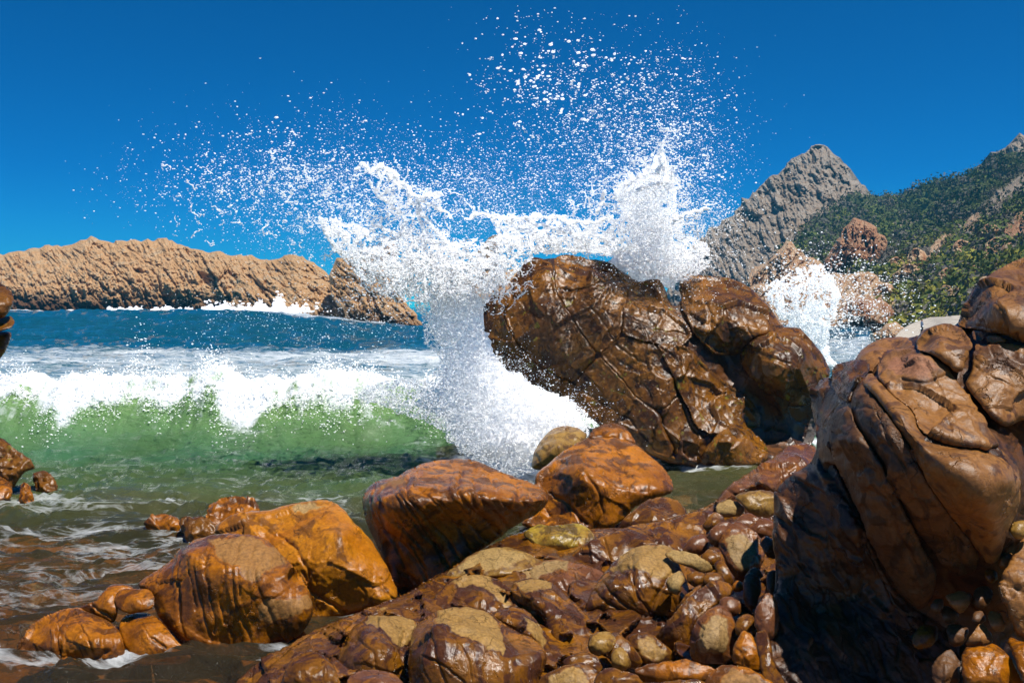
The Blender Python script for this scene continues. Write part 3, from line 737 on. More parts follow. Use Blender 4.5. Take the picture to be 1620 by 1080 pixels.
MB = rock_mat('matte_brown_rock', (0.30, 0.138, 0.036), (0.19, 0.082, 0.020), (0.09, 0.038, 0.016), (0.34, 0.15, 0.075), 0.28, 0.5, 1.2, stain_amt=0.5)
SL = rock_mat('shade_toned_brown_rock', (0.15, 0.068, 0.022), (0.085, 0.038, 0.014), (0.04, 0.02, 0.01), (0.3, 0.2, 0.1), 0.35, 0.6, 1.2, stain_amt=0.5)  # darkened brown: shade of the down-facing slabs painted in; crevice stones share it
BK = rock_mat('shade_painted_rock', (0.13, 0.052, 0.016), (0.06, 0.026, 0.010), (0.03, 0.014, 0.007), (0.3, 0.2, 0.1), 0.2, 0.5, 1.2, stain_amt=0.6)  # near-black brown: shade of the cliff underside and joint gaps painted in
OL = rock_mat('olive_rock', (0.33, 0.20, 0.045), (0.22, 0.115, 0.02), (0.11, 0.05, 0.015), (0.40, 0.26, 0.085), 0.2, 0.45, 1.6, stain_amt=0.6)
YG = rock_mat('yellow_green_rock', (0.36, 0.27, 0.035), (0.25, 0.13, 0.015), (0.09, 0.05, 0.010), (0.42, 0.34, 0.16), 0.2, 0.45, 1.6, stain_amt=0.8)

def auto_ctrl(ol, d0, w, ridge=(), pw=1.6):
    P = chaikin(ol, 1)[::2]; y0, y1 = P[:, 1].min(), P[:, 1].max()
    t_ = (y1 - P[:, 1]) / (y1 - y0)
    c = [(x, y, d0 + w * tt ** pw) for (x, y), tt in zip(P, t_)]
    for r in ridge: c.append((r[0], r[1], d0 + r[2]))
    return c

def polytope(A, d0, H, seed, n=10):
    # front of a convex many-faced block: upper envelope of planes tangent to an ellipsoid
    r_ = np.random.default_rng(seed); cx, cy = A.mean(0); ax = max(np.ptp(A[:, 0]) / 2, 1); ay = max(np.ptp(A[:, 1]) / 2, 1)
    th = (np.arange(n) + r_.uniform(-.35, .35, n)) * 2 * np.pi / n + r_.uniform(0, 6.28); rho = r_.uniform(.45, .88, n)
    th = np.r_[th, r_.uniform(0, 6.28, 3)]; rho = np.r_[rho, r_.uniform(.05, .4, 3)]
    def f(X, Y):
        u, v = (X - cx) / ax, (Y - cy) / ay; best = np.full(np.shape(X), -9.)
        for t_, q in zip(th, rho):
            z = -(1 - q * (u * math.cos(t_) + v * math.sin(t_))) / math.sqrt(1 - q * q)
            best = np.logaddexp(best * 14, z * 14) / 14
        return d0 + H * (1 + np.maximum(best, -1.25))
    return f

def boulder(label, ol, d0, w=None, ridge=(), m=BR, R=None, T=None, disp=None, cracks=(), patches=(), name='boulder', cat='boulder', s=1.95, seed=None, it=2, group=None, parent=None, jag=1.5, c=5, pw=1.6, sink=0, poly=0.0):
    if sink:
        ys_ = [q[1] for q in ol]; lo_ = max(ys_) - 0.3 * (max(ys_) - min(ys_)); ol = [(q[0], q[1] + sink if q[1] > lo_ else q[1]) for q in ol]
    A = np.array([p[:2] for p in ol], float); hpx = A[:, 1].max() - A[:, 1].min(); wpx = A[:, 0].max() - A[:, 0].min()
    sz = min(hpx, wpx) * d0 / F
    if w is None: w = 0.7 * hpx * d0 / F
    if seed is None: seed = int(A[0, 0] * 7 + A[0, 1]) % 9973
    if R is None: R = 0.16 * sz
    if T is None: T = 0.6 * sz
    ctrl = auto_ctrl(ol, d0, w, ridge, pw)
    if not len(ridge):
        cx, cy = A.mean(0); ctrl.append((cx, cy, d0 + 0.18 * w - 0.05 * sz))
    fn = rbf(ctrl, c)
    if poly:
        y0_, y1_ = A[:, 1].min(), A[:, 1].max(); H_ = poly * sz; pt_ = polytope(A, 0.0, H_, seed); w_ = w * .75
        R = min(R, 0.05 * sz); f0_ = fn
        fn = lambda X, Y: (1 - .8 * min(1, poly * 2)) * (f0_(X, Y) - d0) + .8 * min(1, poly * 2) * (w_ * np.clip((y1_ - Y) / (y1_ - y0_), 0, 1.2) ** 1.3) + pt_(X, Y) - .45 * H_ + d0
    if disp is None:
        k = min(1.0, sz / 0.9)
        disp = disp_rock(0.05 * k, 1.3 / max(k, .35), 0.034 * k, 1.7 / max(k, .35), 0.003, 20, seed=seed, mid=0.006 * k, joint=((0.9, 0.2, 0.35), 0.22, 0.024 * k, -0.1))
    me = relief(ol, fn, R, T, s, disp, cracks, patches, seed=seed, it=it, jag=jag)
    cx, yb = A[:, 0].mean(), A[:, 1].max()
    return place(name, me, m, unproj(cx, yb, d0), label=label, cat=cat, group=group, parent=parent)

def multi(name, label, cat, base, blocks, ctrl, m, R, T, disp, s=2.2, seed=1, cracks=(), patches=(), core=None, core_m=None, c=10, coreoff=0.12, part='rock_block', jog=0.0):
    root = bpy.data.objects.new(name, None); COL.objects.link(root)
    root.location = Vector([float(v) for v in base]); root['label'] = label; root['category'] = cat
    fn = rbf(ctrl, c)
    for k, bl in enumerate(blocks):
        ol = bl['o']; mt_ = bl.get('m', m); off = bl.get('off', jog * (((k * 7) % 5) / 2.0 - 1))
        me = relief(ol, (lambda X, Y, o_=off: fn(X, Y) + o_), bl.get('R', R), bl.get('T', T), s, bl.get('disp', disp), bl.get('cracks', cracks), bl.get('patches', patches), seed=seed, it=bl.get('it', 1), jag=bl.get('jag', 1.8))
        lb = bl.get('label')
        o = place(part, me, mt_, base, parent=root)
        if lb: o['label'] = lb
    if core is not None:
        me = relief(core, (lambda X, Y: fn(X, Y) + coreoff), R, T, s * 1.6, disp, seed=seed, it=1, jag=1)
        place('rock_core', me, core_m or m, base, parent=root)
    return root

# ---------- the big wet rock the wave breaks on
D0 = 18.5
CC = [(749, 495, 2.1), (770, 475, 2.0), (797, 460, 1.9), (812, 450, 2.0), (840, 410, 2.3), (892, 403, 2.5), (960, 414, 2.6), (1010, 445, 2.3), (1040, 439, 2.2), (1068, 445, 2.2),
      (1087, 432, 2.4), (1141, 437, 2.4), (1185, 450, 2.2), (1237, 514, 1.5), (1270, 518, 1.5), (1311, 575, 1.3), (1290, 640, 1.1), (1275, 700, 1.0),
      (777, 564, 1.7), (835, 610, 1.1), (904, 635, 0.7), (960, 670, 0.4), (1003, 700, 0.2), (1060, 728, 0.0), (1110, 730, 0.0), (1190, 735, -0.1), (1240, 715, 0.3),
      (800, 520, 1.45), (850, 500, 1.25), (900, 500, 1.2), (935, 470, 1.3), (985, 480, 1.2), (1040, 500, 1.1), (860, 440, 1.7), (940, 440, 1.65),
      (880, 570, 0.85), (960, 560, 0.65), (1010, 580, 0.4), (1060, 560, 0.55), (1050, 640, 0.15), (980, 640, 0.35), (1100, 600, 0.6), (1120, 650, 0.3), (1160, 640, 0.7),
      (1110, 470, 1.5), (1150, 480, 1.3), (1190, 520, 0.95), (1170, 560, 1.1), (1225, 560, 0.5), (1260, 560, 0.6), (1240, 610, 0.45), (1200, 630, 0.9), (1215, 680, 0.9), (1160, 695, -0.1)]
CC = [(x, y, D0 + z) for x, y, z in CC]
rd = disp_rock(0.04, 0.8, 0.085, 1.2, 0.007, 13, seed=201, mid=0.012, ms=4, joint=[((0.75, 0.1, 0.65), 0.42, 0.035, -0.1)])
blk = [
    dict(o=[(749, 497), (754, 485), (764, 475), (780, 467), (797, 458), (808, 462), (812, 470), (806, 482), (794, 496), (803, 520), (818, 545), (838, 566), (856, 584), (884, 597), (908, 607),
            (935, 640), (950, 668), (904, 640), (850, 618), (804, 596), (777, 564), (756, 533)], label='orange-brown left shoulder of the rock'),
    dict(o=[(797, 492), (806, 480), (814, 468), (811, 445), (818, 430), (828, 416), (842, 407), (856, 409), (873, 416), (876, 440), (881, 464), (890, 482), (902, 500), (915, 520), (930, 542), (946, 562),
            (928, 582), (908, 606), (884, 596), (856, 583), (838, 565), (818, 544), (802, 518)], cracks=[([(838, 430), (836, 470), (845, 510)], 1.2, .03), ([(870, 500), (880, 540), (862, 580)], 1.4, .04), ([(903, 523), (899, 560)], 1, .03)]),
    dict(o=[(873, 414), (880, 406), (892, 402), (912, 405), (934, 409), (952, 412), (969, 418), (980, 426), (1003, 440), (1013, 447), (1008, 470), (990, 478), (984, 500), (984, 530), (968, 545),
            (948, 562), (930, 541), (902, 500), (890, 482), (881, 462), (876, 440)], cracks=[([(884, 456), (904, 457), (940, 453), (970, 447)], 1.8, .10), ([(908, 458), (904, 480), (915, 500)], 1.3, .04), ([(940, 410), (945, 430), (936, 452)], 1.3, .04)]),
    dict(o=[(1006, 447), (1018, 446), (1030, 441), (1042, 440), (1050, 452), (1056, 472), (1072, 497), (1088, 515), (1097, 532), (1080, 548), (1050, 548), (1020, 540), (984, 530), (985, 500), (990, 478)],
         cracks=[([(1000, 500), (1040, 520), (1090, 525)], 1.5, .05)]),
    dict(o=[(984, 530), (1020, 540), (1038, 545), (1050, 560), (1064, 594), (1075, 620), (1050, 650), (1042, 650), (1020, 640), (1003, 625), (980, 594), (962, 578), (948, 562), (966, 545)],
         cracks=[([(990, 545), (1010, 570), (1015, 610)], 1.4, .04), ([(968, 560), (990, 575), (1015, 570)], 1.2, .03)]),
    dict(o=[(1038, 545), (1060, 545), (1085, 545), (1100, 560), (1130, 590), (1150, 605), (1180, 625), (1202, 650), (1204, 672), (1190, 680), (1150, 676), (1130, 690), (1100, 675), (1091, 650), (1075, 620), (1062, 592), (1048, 562)],
         cracks=[([(1045, 560), (1065, 545), (1080, 560), (1078, 590)], 1.5, .05), ([(1100, 600), (1105, 640), (1130, 670)], 1.3, .04)], off=-.05),
    dict(o=[(908, 607), (928, 582), (948, 563), (962, 578), (980, 594), (1003, 625), (1022, 640), (1042, 650), (1050, 680), (1065, 710), (1072, 732), (1045, 726), (1003, 705), (975, 682), (950, 668), (930, 640)],
         cracks=[([(925, 620), (960, 640), (1000, 665), (1030, 700)], 1.5, .05), ([(960, 600), (965, 640)], 1.1, .03)]),
    dict(o=[(1042, 650), (1060, 635), (1078, 622), (1091, 650), (1100, 675), (1128, 690), (1120, 715), (1105, 735), (1072, 732), (1062, 705), (1050, 680)]),
    dict(o=[(1078, 484), (1074, 452), (1087, 431), (1110, 435), (1141, 437), (1162, 442), (1179, 449), (1202, 468), (1220, 490), (1237, 514), (1233, 523), (1215, 527), (1195, 534), (1180, 548), (1168, 562), (1150, 562), (1130, 562), (1112, 545), (1098, 528), (1086, 505), (1080, 490)],
         m=DK, cracks=[([(1080, 445), (1110, 465), (1125, 500), (1120, 545)], 1.5, .07), ([(1125, 470), (1170, 470), (1210, 500)], 1.2, .03), ([(1150, 500), (1160, 550)], 1, .03)], R=0.10, label='mossy upper right lump'),
    dict(o=[(1168, 564), (1180, 548), (1195, 535), (1215, 527), (1235, 517), (1263, 517), (1276, 528), (1290, 545), (1305, 568), (1314, 583), (1311, 600), (1298, 618), (1288, 634), (1272, 642), (1256, 640), (1236, 630), (1214, 620), (1196, 605), (1175, 585)],
         cracks=[([(1258, 518), (1275, 550), (1295, 575), (1300, 600)], 1.8, .07), ([(1185, 550), (1215, 565), (1250, 575)], 1.4, .04)], R=0.14, off=-.12, label='smooth rounded right lump'),
    dict(o=[(1100, 545), (1130, 560), (1168, 562), (1180, 590), (1214, 620), (1256, 640), (1290, 632), (1287, 660), (1282, 690), (1275, 706), (1245, 720), (1215, 725), (1207, 690), (1203, 655), (1180, 622), (1150, 602), (1125, 580)],
         off=.35, cracks=[([(1200, 640), (1230, 660), (1240, 710)], 1.5, .05)], label='shaded recess under the right lump'),
    dict(o=[(1105, 735), (1112, 715), (1128, 695), (1141, 678), (1160, 674), (1183, 675), (1200, 688), (1214, 705), (1216, 722), (1205, 738), (1160, 740)], R=.12, off=-.15, label='low rounded block at the water line'),
    dict(o=[(1244, 640), (1262, 645), (1290, 634), (1296, 650), (1290, 690), (1280, 712), (1262, 722), (1246, 700), (1252, 668)], m=rock_mat('sky_sheen_grey_rock', (0.22, 0.19, 0.17), (0.13, 0.11, 0.1), (0.08, 0.06, 0.05), (0.4, 0.4, 0.4), 0.1, 0.3, 2.0), off=.1, label='wet edge beside the gap, sky sheen painted grey'),  # grey base colour stands in for sky reflected on wet rock
]
core = [(752, 497), (797, 462), (812, 450), (830, 415), (892, 406), (960, 416), (1010, 448), (1040, 446), (1050, 462), (1068, 488), (1080, 470), (1090, 440), (1141, 441), (1185, 455), (1235, 516), (1265, 522), (1308, 580), (1288, 640), (1272, 705), (1215, 735), (1110, 738), (1045, 730), (950, 672), (850, 620), (777, 566)]
multi('sea_rock', 'massive dark brown wet rock in the middle with the wave bursting against it', 'rock', unproj(1060, 735, D0 + .8), blk, CC, DK, 0.035, 1.6, rd, s=1.7, seed=201, core=core, core_m=BK, coreoff=.09, jog=.05)

# ---------- boulders on the near side of the water
jd = lambda k, sp, dep, gate, seed, **q: disp_rock(q.get('lump', .04), q.get('ls', 1.5), q.get('facet', 0.026), 1.8, 0.004, 18, seed=seed, mid=0.005, joint=(k, sp, dep, gate))
boulder('big golden-orange boulder behind the tan-capped one, domed top and crack down its right side',
        [(338, 838), (350, 824), (372, 813), (400, 808), (428, 806), (450, 799), (480, 793), (517, 790), (535, 796), (548, 810), (560, 828), (582, 846), (600, 875), (616, 903), (632, 942), (622, 955), (600, 962), (575, 968), (545, 972), (500, 1010), (420, 1010), (350, 900)],
        9.6, 0.75, [(517, 812, .48), (455, 822, .5), (540, 850, .1), (500, 880, .0), (575, 900, .05), (400, 835, .42), (602, 950, .0)], m=GO, R=.12, T=.5, disp=jd((.8, 0, .5), .35, .012, -.15, 301),
        cracks=[([(482, 905), (492, 932), (515, 950), (545, 968)], 2.0, .05), ([(565, 915), (578, 940), (578, 965)], 1.1, .02), ([(440, 845), (470, 868), (490, 905), (494, 930)], 1.8, .04), ([(350, 825), (392, 812), (425, 838)], 1.5, .03), ([(375, 815), (400, 822), (440, 850)], 1.5, .03), ([(600, 915), (612, 935), (625, 950)], 1.3, .03)],
        patches=[([(462, 802), (490, 794), (525, 793), (500, 803), (465, 812)], 5)])
boulder('big square-shouldered wet orange boulder with tan dry patches at lower left',
        [(216, 926), (225, 915), (248, 902), (270, 886), (284, 868), (310, 852), (350, 843), (400, 845), (425, 855), (440, 870), (455, 885), (470, 902), (483, 922), (492, 940), (496, 968), (484, 996), (460, 1015), (435, 1027), (400, 1036), (355, 1038), (315, 1038), (285, 1015), (262, 990), (246, 968), (240, 945)],
        8.7, 0.7, [(295, 872, .30), (330, 878, .22), (362, 888, .08), (385, 915, -.04), (412, 908, .0), (462, 893, .12), (345, 860, .5), (400, 865, .45), (430, 880, .3), (320, 950, .08), (390, 980, .0), (470, 960, .05), (350, 1030, .02), (440, 1020, .1)],
        m=OR, R=.11, T=.5, disp=jd((.93, 0, .25), .11, .02, .0, 305, lump=.03, facet=.012), it=1,
        cracks=[([(352, 880), (356, 905), (350, 950), (358, 985)], 1.5, .03), ([(296, 885), (306, 925), (312, 962)], 1.5, .03), ([(322, 890), (330, 930), (342, 975), (340, 1000)], 1.5, .03), ([(425, 858), (460, 885), (480, 915)], 1.5, .02), ([(375, 900), (380, 940)], 1.2, .02), ([(370, 1000), (375, 1036)], 1.2, .02)],
        patches=[([(330, 855), (400, 850), (440, 870), (455, 890), (425, 900), (405, 915), (392, 918), (375, 895), (345, 880)], 5), ([(408, 958), (430, 945), (460, 948), (490, 940), (494, 958), (470, 972), (440, 978), (425, 985), (410, 980)], 4)])
boulder('low cracked orange rock trailing into the water at far lower left',
        [(24, 1022), (38, 1002), (50, 985), (75, 972), (100, 962), (125, 960), (150, 972), (180, 985), (192, 1003), (200, 1040), (180, 1052), (120, 1052), (60, 1045), (30, 1035)],
        8.4, .5, [(75, 985, .15), (130, 985, .1), (160, 1010, .0)], m=OR, R=.12, disp=jd((.9, 0, .3), .13, .03, .1, 309, facet=.03),
        cracks=[([(88, 972), (95, 1000), (90, 1035)], 1.5, .04), ([(115, 965), (135, 1000), (150, 1040)], 1.5, .04)], poly=0.35)
boulder('flat-faced orange slab between the trailing rock and the square-shouldered boulder',
        [(186, 985), (200, 972), (222, 968), (243, 970), (262, 990), (285, 1018), (306, 1040), (290, 1050), (230, 1052), (205, 1050), (195, 1015)],
        8.5, .4, [(225, 985, .1), (240, 1015, .03)], m=OR, R=.10, cracks=[([(222, 980), (235, 1005), (262, 1025)], 1.3, .03)], poly=0.4)
boulder('small rounded wet orange stone lying on the cracked slab at lower left',
        [(180, 948), (186, 936), (200, 930), (222, 931), (240, 934), (246, 945), (243, 962), (225, 968), (205, 971), (188, 965)], 8.75, .2, m=OR, R=.09, poly=0.25)
boulder('knobbly orange stone left of the small rounded one, above the trailing rock',
        [(122, 962), (135, 955), (152, 950), (160, 938), (172, 926), (188, 922), (208, 925), (214, 934), (190, 935), (182, 948), (188, 966), (180, 985), (165, 985), (145, 972)], 8.8, .3, m=OR, R=.07,
        cracks=[([(145, 955), (165, 970), (182, 980)], 1.6, .04)], poly=0.4)
boulder('large wedge-shaped orange boulder with a flat top and furrowed front face',
        [(575, 806), (572, 790), (580, 772), (598, 759), (627, 754), (643, 743), (672, 731), (708, 726), (749, 726), (773, 738), (796, 747), (818, 755), (838, 762), (858, 770), (868, 783), (866, 797), (850, 812), (830, 823), (806, 838), (782, 856), (760, 870), (741, 882), (708, 905), (684, 929), (655, 944), (636, 945), (626, 930), (610, 895), (594, 858), (580, 830)],
        10.0, 1.5, [(598, 790, .22), (631, 772, .18), (655, 772, .10), (684, 775, .04), (715, 776, .02), (745, 776, .04), (782, 783, .10), (812, 789, .2), (840, 793, .32), (860, 790, .5), (650, 757, .6), (700, 745, .95), (750, 750, .85), (800, 768, .6),
                    (620, 830, .12), (700, 830, .16), (760, 820, .22), (640, 900, .2), (700, 880, .25), (820, 812, .45), (640, 936, .25)],
        m=OR, R=.09, T=.7, it=1, c=5, disp=jd((.78, 0, .62), .14, .035, .12, 315, lump=.035, facet=.012),
        cracks=[([(625, 770), (640, 795), (660, 820), (690, 860), (700, 890)], 1.8, .05), ([(665, 775), (700, 805), (730, 840)], 1.6, .04), ([(742, 776), (750, 800), (765, 815), (785, 835)], 1.8, .05), ([(600, 790), (612, 840), (640, 890), (650, 925)], 1.8, .05), ([(690, 790), (720, 815)], 1.2, .03), ([(650, 860), (672, 900)], 1.5, .04)],
        patches=[([(600, 766), (640, 758), (640, 764), (605, 772)], 4)])
boulder('rounded orange boulder with a chipped nub on top, right of the wedge-shaped one',
        [(847, 752), (856, 742), (867, 733), (885, 718), (904, 704), (928, 693), (960, 690), (990, 694), (1008, 703), (1022, 716), (1040, 730), (1055, 745), (1062, 757), (1066, 772), (1062, 782), (1034, 788), (1002, 803), (990, 820), (965, 838), (944, 846), (900, 842), (860, 838), (820, 832), (840, 800), (845, 775)],
        12.3, 1.5, [(908, 722, .75), (918, 740, .25), (930, 752, .12), (960, 760, .2), (1000, 770, .2), (1040, 772, .3), (985, 725, .9), (890, 745, .45), (900, 800, .2), (950, 800, .05), (940, 842, .1), (860, 790, .4), (860, 825, .3)],
        m=OR, R=.12, T=.7, disp=jd((.8, 0, .6), .3, .02, -.1, 321),
        cracks=[([(905, 710), (918, 740), (945, 775), (955, 810), (945, 830)], 1.6, .04), ([(870, 780), (900, 800), (925, 830)], 2.0, .06), ([(992, 745), (998, 765), (994, 785)], 1.2, .03), ([(860, 800), (880, 830)], 1.3, .03)])
boulder('chipped brown stone perched on the rounded orange boulder',
        [(930, 690), (938, 678), (955, 670), (970, 668), (985, 672), (998, 684), (1008, 702), (995, 703), (970, 697), (945, 697), (932, 696)], 13.75, .35, m=OR, R=.09, name='perched_stone', cat='stone')
boulder('smooth reddish boulder tucked under the right side of the rounded orange one',
        [(970, 842), (985, 822), (1002, 806), (1020, 792), (1040, 786), (1058, 786), (1074, 792), (1086, 806), (1086, 815), (1070, 826), (1030, 836), (995, 845)], 11.6, .55, m=BR, R=.25, poly=0.3)
boulder('yellow-brown rounded boulder awash in the foam behind the orange boulders',
        [(838, 742), (845, 715), (856, 695), (870, 680), (890, 672), (912, 675), (930, 687), (925, 705), (905, 725), (870, 745)], 15.6, .8, m=OL, R=.35)
boulder('yellow-green stained rock in the hollow right of the wedge-shaped boulder',
        [(826, 844), (836, 835), (850, 829), (862, 829), (880, 832), (895, 828), (912, 827), (926, 832), (938, 842), (942, 852), (930, 862), (908, 868), (885, 875), (862, 880), (852, 872), (843, 858)], 9.9, .4,
        [(858, 838, .25), (870, 850, .0), (900, 848, .1)], m=YG, R=.09, cracks=[([(885, 835), (880, 860)], 1.3, .03), ([(920, 832), (905, 860)], 1.3, .03)], poly=0.4)
boulder('flat olive-tan slab just below the wedge-shaped boulder',
        [(700, 914), (712, 902), (728, 890), (745, 876), (768, 868), (798, 863), (826, 871), (845, 880), (860, 889), (848, 898), (820, 906), (790, 912), (740, 918)], 9.2, .6, m=OL, R=.1,
        patches=[([(725, 893), (770, 868), (800, 868), (840, 882), (800, 895), (760, 905), (730, 905)], 6)], poly=0.35)
boulder('two-toned slab, yellow-tan at left and purple at right, above the smooth wet slabs',
        [(804, 912), (815, 900), (830, 893), (860, 886), (888, 883), (910, 890), (930, 893), (957, 905), (964, 915), (950, 930), (935, 945), (912, 955), (880, 935), (850, 925), (820, 922)], 8.9, .7, m=PU, R=.12,
        patches=[([(808, 910), (830, 895), (885, 884), (900, 890), (895, 902), (870, 905), (850, 918), (815, 920)], 5)], cracks=[([(852, 888), (862, 900), (862, 912)], 1, .015)], poly=0.35)
boulder('long smooth brown slab rising to the right behind the pale-topped dome',
        [(893, 888), (905, 875), (920, 862), (938, 853), (958, 844), (980, 838), (1000, 830), (1030, 826), (1055, 823), (1075, 816), (1095, 809), (1124, 807), (1138, 815), (1136, 828), (1124, 845), (1100, 866), (1075, 880), (1050, 872), (1014, 870), (985, 890), (962, 912), (940, 905), (915, 900)],
        9.5, .9, m=BR, R=.15, cracks=[([(953, 848), (960, 870), (968, 895)], 1.6, .04), ([(1040, 825), (1030, 845), (1045, 870)], 1.6, .04), ([(920, 875), (940, 880), (962, 900)], 1.5, .03), ([(1115, 810), (1118, 840)], 1.3, .03)], poly=0.3)
boulder('pale-topped wet dome split by long vertical cracks, right of centre',
        [(928, 962), (932, 942), (945, 918), (958, 903), (970, 888), (985, 876), (1000, 866), (1022, 860), (1050, 860), (1070, 868), (1082, 885), (1088, 905), (1090, 925), (1092, 945), (1078, 965), (1058, 984), (1025, 990), (990, 986), (955, 980), (935, 972)],
        8.3, .75, [(1010, 890, .25), (975, 920, .1), (1050, 900, .2), (1000, 950, -.02), (1060, 960, .05), (950, 960, .05)], m=BR, R=.14,
        cracks=[([(1003, 866), (1000, 895), (1002, 930), (1022, 960), (1045, 982)], 1.6, .04), ([(1062, 905), (1042, 935), (1028, 970), (1028, 988)], 1.6, .04), ([(940, 935), (965, 955), (990, 970), (1012, 982)], 1.6, .04), ([(950, 915), (975, 945), (1010, 975)], 1.4, .04)],
        patches=[([(965, 898), (985, 872), (1022, 858), (1060, 862), (1075, 885), (1060, 912), (1036, 916), (1030, 905), (1000, 897)], 4)])
boulder('smooth tan-capped hump in the middle of the pile, left of the split reddish slab',
        [(686, 970), (686, 945), (698, 930), (714, 918), (732, 911), (755, 908), (780, 912), (798, 922), (812, 938), (824, 958), (820, 972), (790, 975), (760, 978), (720, 975)], 8.4, .6, m=BR, R=.15,
        cracks=[([(718, 945), (735, 955), (738, 972)], 1.4, .03), ([(765, 925), (790, 955), (815, 975)], 1.4, .03)],
        patches=[([(715, 925), (735, 908), (775, 910), (800, 935), (808, 955), (795, 960), (782, 935), (760, 925), (730, 925)], 4)], poly=0.35)
boulder('long reddish-brown slab with a tan top end, sloping down to the right in the pile',
        [(808, 936), (812, 925), (830, 917), (848, 914), (868, 918), (885, 930), (905, 948), (925, 970), (945, 992), (962, 1004), (945, 1018), (920, 1035), (895, 1045), (878, 1042), (870, 1015), (856, 985), (838, 965), (815, 952)],
        7.9, .9, [(840, 935, .5), (880, 970, .3), (905, 1010, .05), (850, 955, .25)], m=BR, R=.13, it=1,
        cracks=[([(842, 962), (862, 990), (872, 1020), (880, 1042)], 1.6, .04)], patches=[([(815, 925), (850, 914), (872, 922), (870, 930), (840, 935), (820, 933)], 4)])
boulder('glossy dark-red dome with a round mustard dry cap, bottom centre',
        [(648, 1030), (652, 1000), (662, 984), (680, 974), (695, 966), (715, 960), (740, 960), (765, 965), (788, 978), (806, 992), (825, 1000), (850, 1012), (868, 1036), (862, 1060), (850, 1075), (868, 1110), (650, 1110), (645, 1060)],
        6.9, .85, [(735, 985, .4), (690, 990, .3), (770, 1010, .2), (720, 1040, -.02), (800, 1050, .05), (660, 1030, .15)], m=BR, R=.15,
        cracks=[([(665, 1035), (700, 1050), (735, 1080)], 1.5, .03), ([(690, 985), (720, 1010), (740, 1040), (745, 1075)], 1.2, .02), ([(785, 985), (790, 1020), (820, 1050)], 1.2, .02)],
        patches=[([(686, 980), (700, 966), (735, 960), (765, 966), (788, 984), (796, 1000), (796, 1036), (780, 1030), (750, 1015), (720, 1000), (700, 985)], 3)])
boulder('glossy brown hump with a mustard dry patch left of the glossy dark-red dome',
        [(540, 1030), (548, 1005), (560, 990), (578, 980), (596, 973), (625, 972), (650, 977), (668, 986), (660, 1000), (650, 1020), (648, 1050), (652, 1110), (540, 1110), (536, 1060)],
        7.3, .75, [(610, 990, .35), (575, 1000, .25), (620, 1030, .05), (560, 1040, .05)], m=BR, R=.13,
        cracks=[([(560, 1005), (590, 1030), (600, 1070)], 1.4, .03), ([(640, 1000), (636, 1040), (640, 1080)], 2.2, .06)],
        patches=[([(575, 985), (596, 973), (625, 972), (652, 979), (660, 990), (650, 1010), (636, 1022), (622, 1010), (605, 995)], 3)])
boulder('broad low brown slab running down to the lower left of the pile',
        [(365, 1085), (400, 1052), (430, 1036), (460, 1020), (490, 1002), (520, 985), (553, 973), (590, 965), (620, 958), (655, 946), (684, 937), (690, 950), (688, 968), (650, 976), (600, 975), (565, 988), (548, 1008), (540, 1030), (534, 1070), (530, 1110), (360, 1110)],
        7.5, 1.3, m=BR, R=.15, cracks=[([(545, 1000), (525, 1040), (515, 1080)], 1.6, .04), ([(430, 1040), (470, 1050), (500, 1075)], 1.4, .03)],
        patches=[([(575, 972), (620, 958), (660, 945), (655, 952), (610, 968)], 4)])
boulder('wet angular brown block at the bottom edge, lower left of the pile',
        [(455, 1050), (470, 1032), (492, 1028), (512, 1035), (530, 1055), (540, 1080), (545, 1110), (440, 1110), (445, 1075)], 6.7, .3, m=BR, R=.06, poly=0.45)
boulder('mottled brown stone cut by the bottom edge, left of centre', [(545, 1110), (548, 1075), (565, 1060), (595, 1058), (625, 1064), (640, 1080), (650, 1110)], 6.2, .3, m=PU, R=.1, poly=0.35)
boulder('glossy narrow brown ridge between the mustard dome and the split reddish slab',
        [(775, 975), (790, 962), (812, 958), (830, 962), (845, 975), (856, 990), (868, 1015), (878, 1045), (872, 1065), (855, 1060), (845, 1030), (825, 1002), (805, 990)], 7.5, .5, m=BR, R=.08,
        patches=[([(830, 975), (848, 985), (862, 1010), (862, 1025), (848, 1010), (835, 995)], 4)])
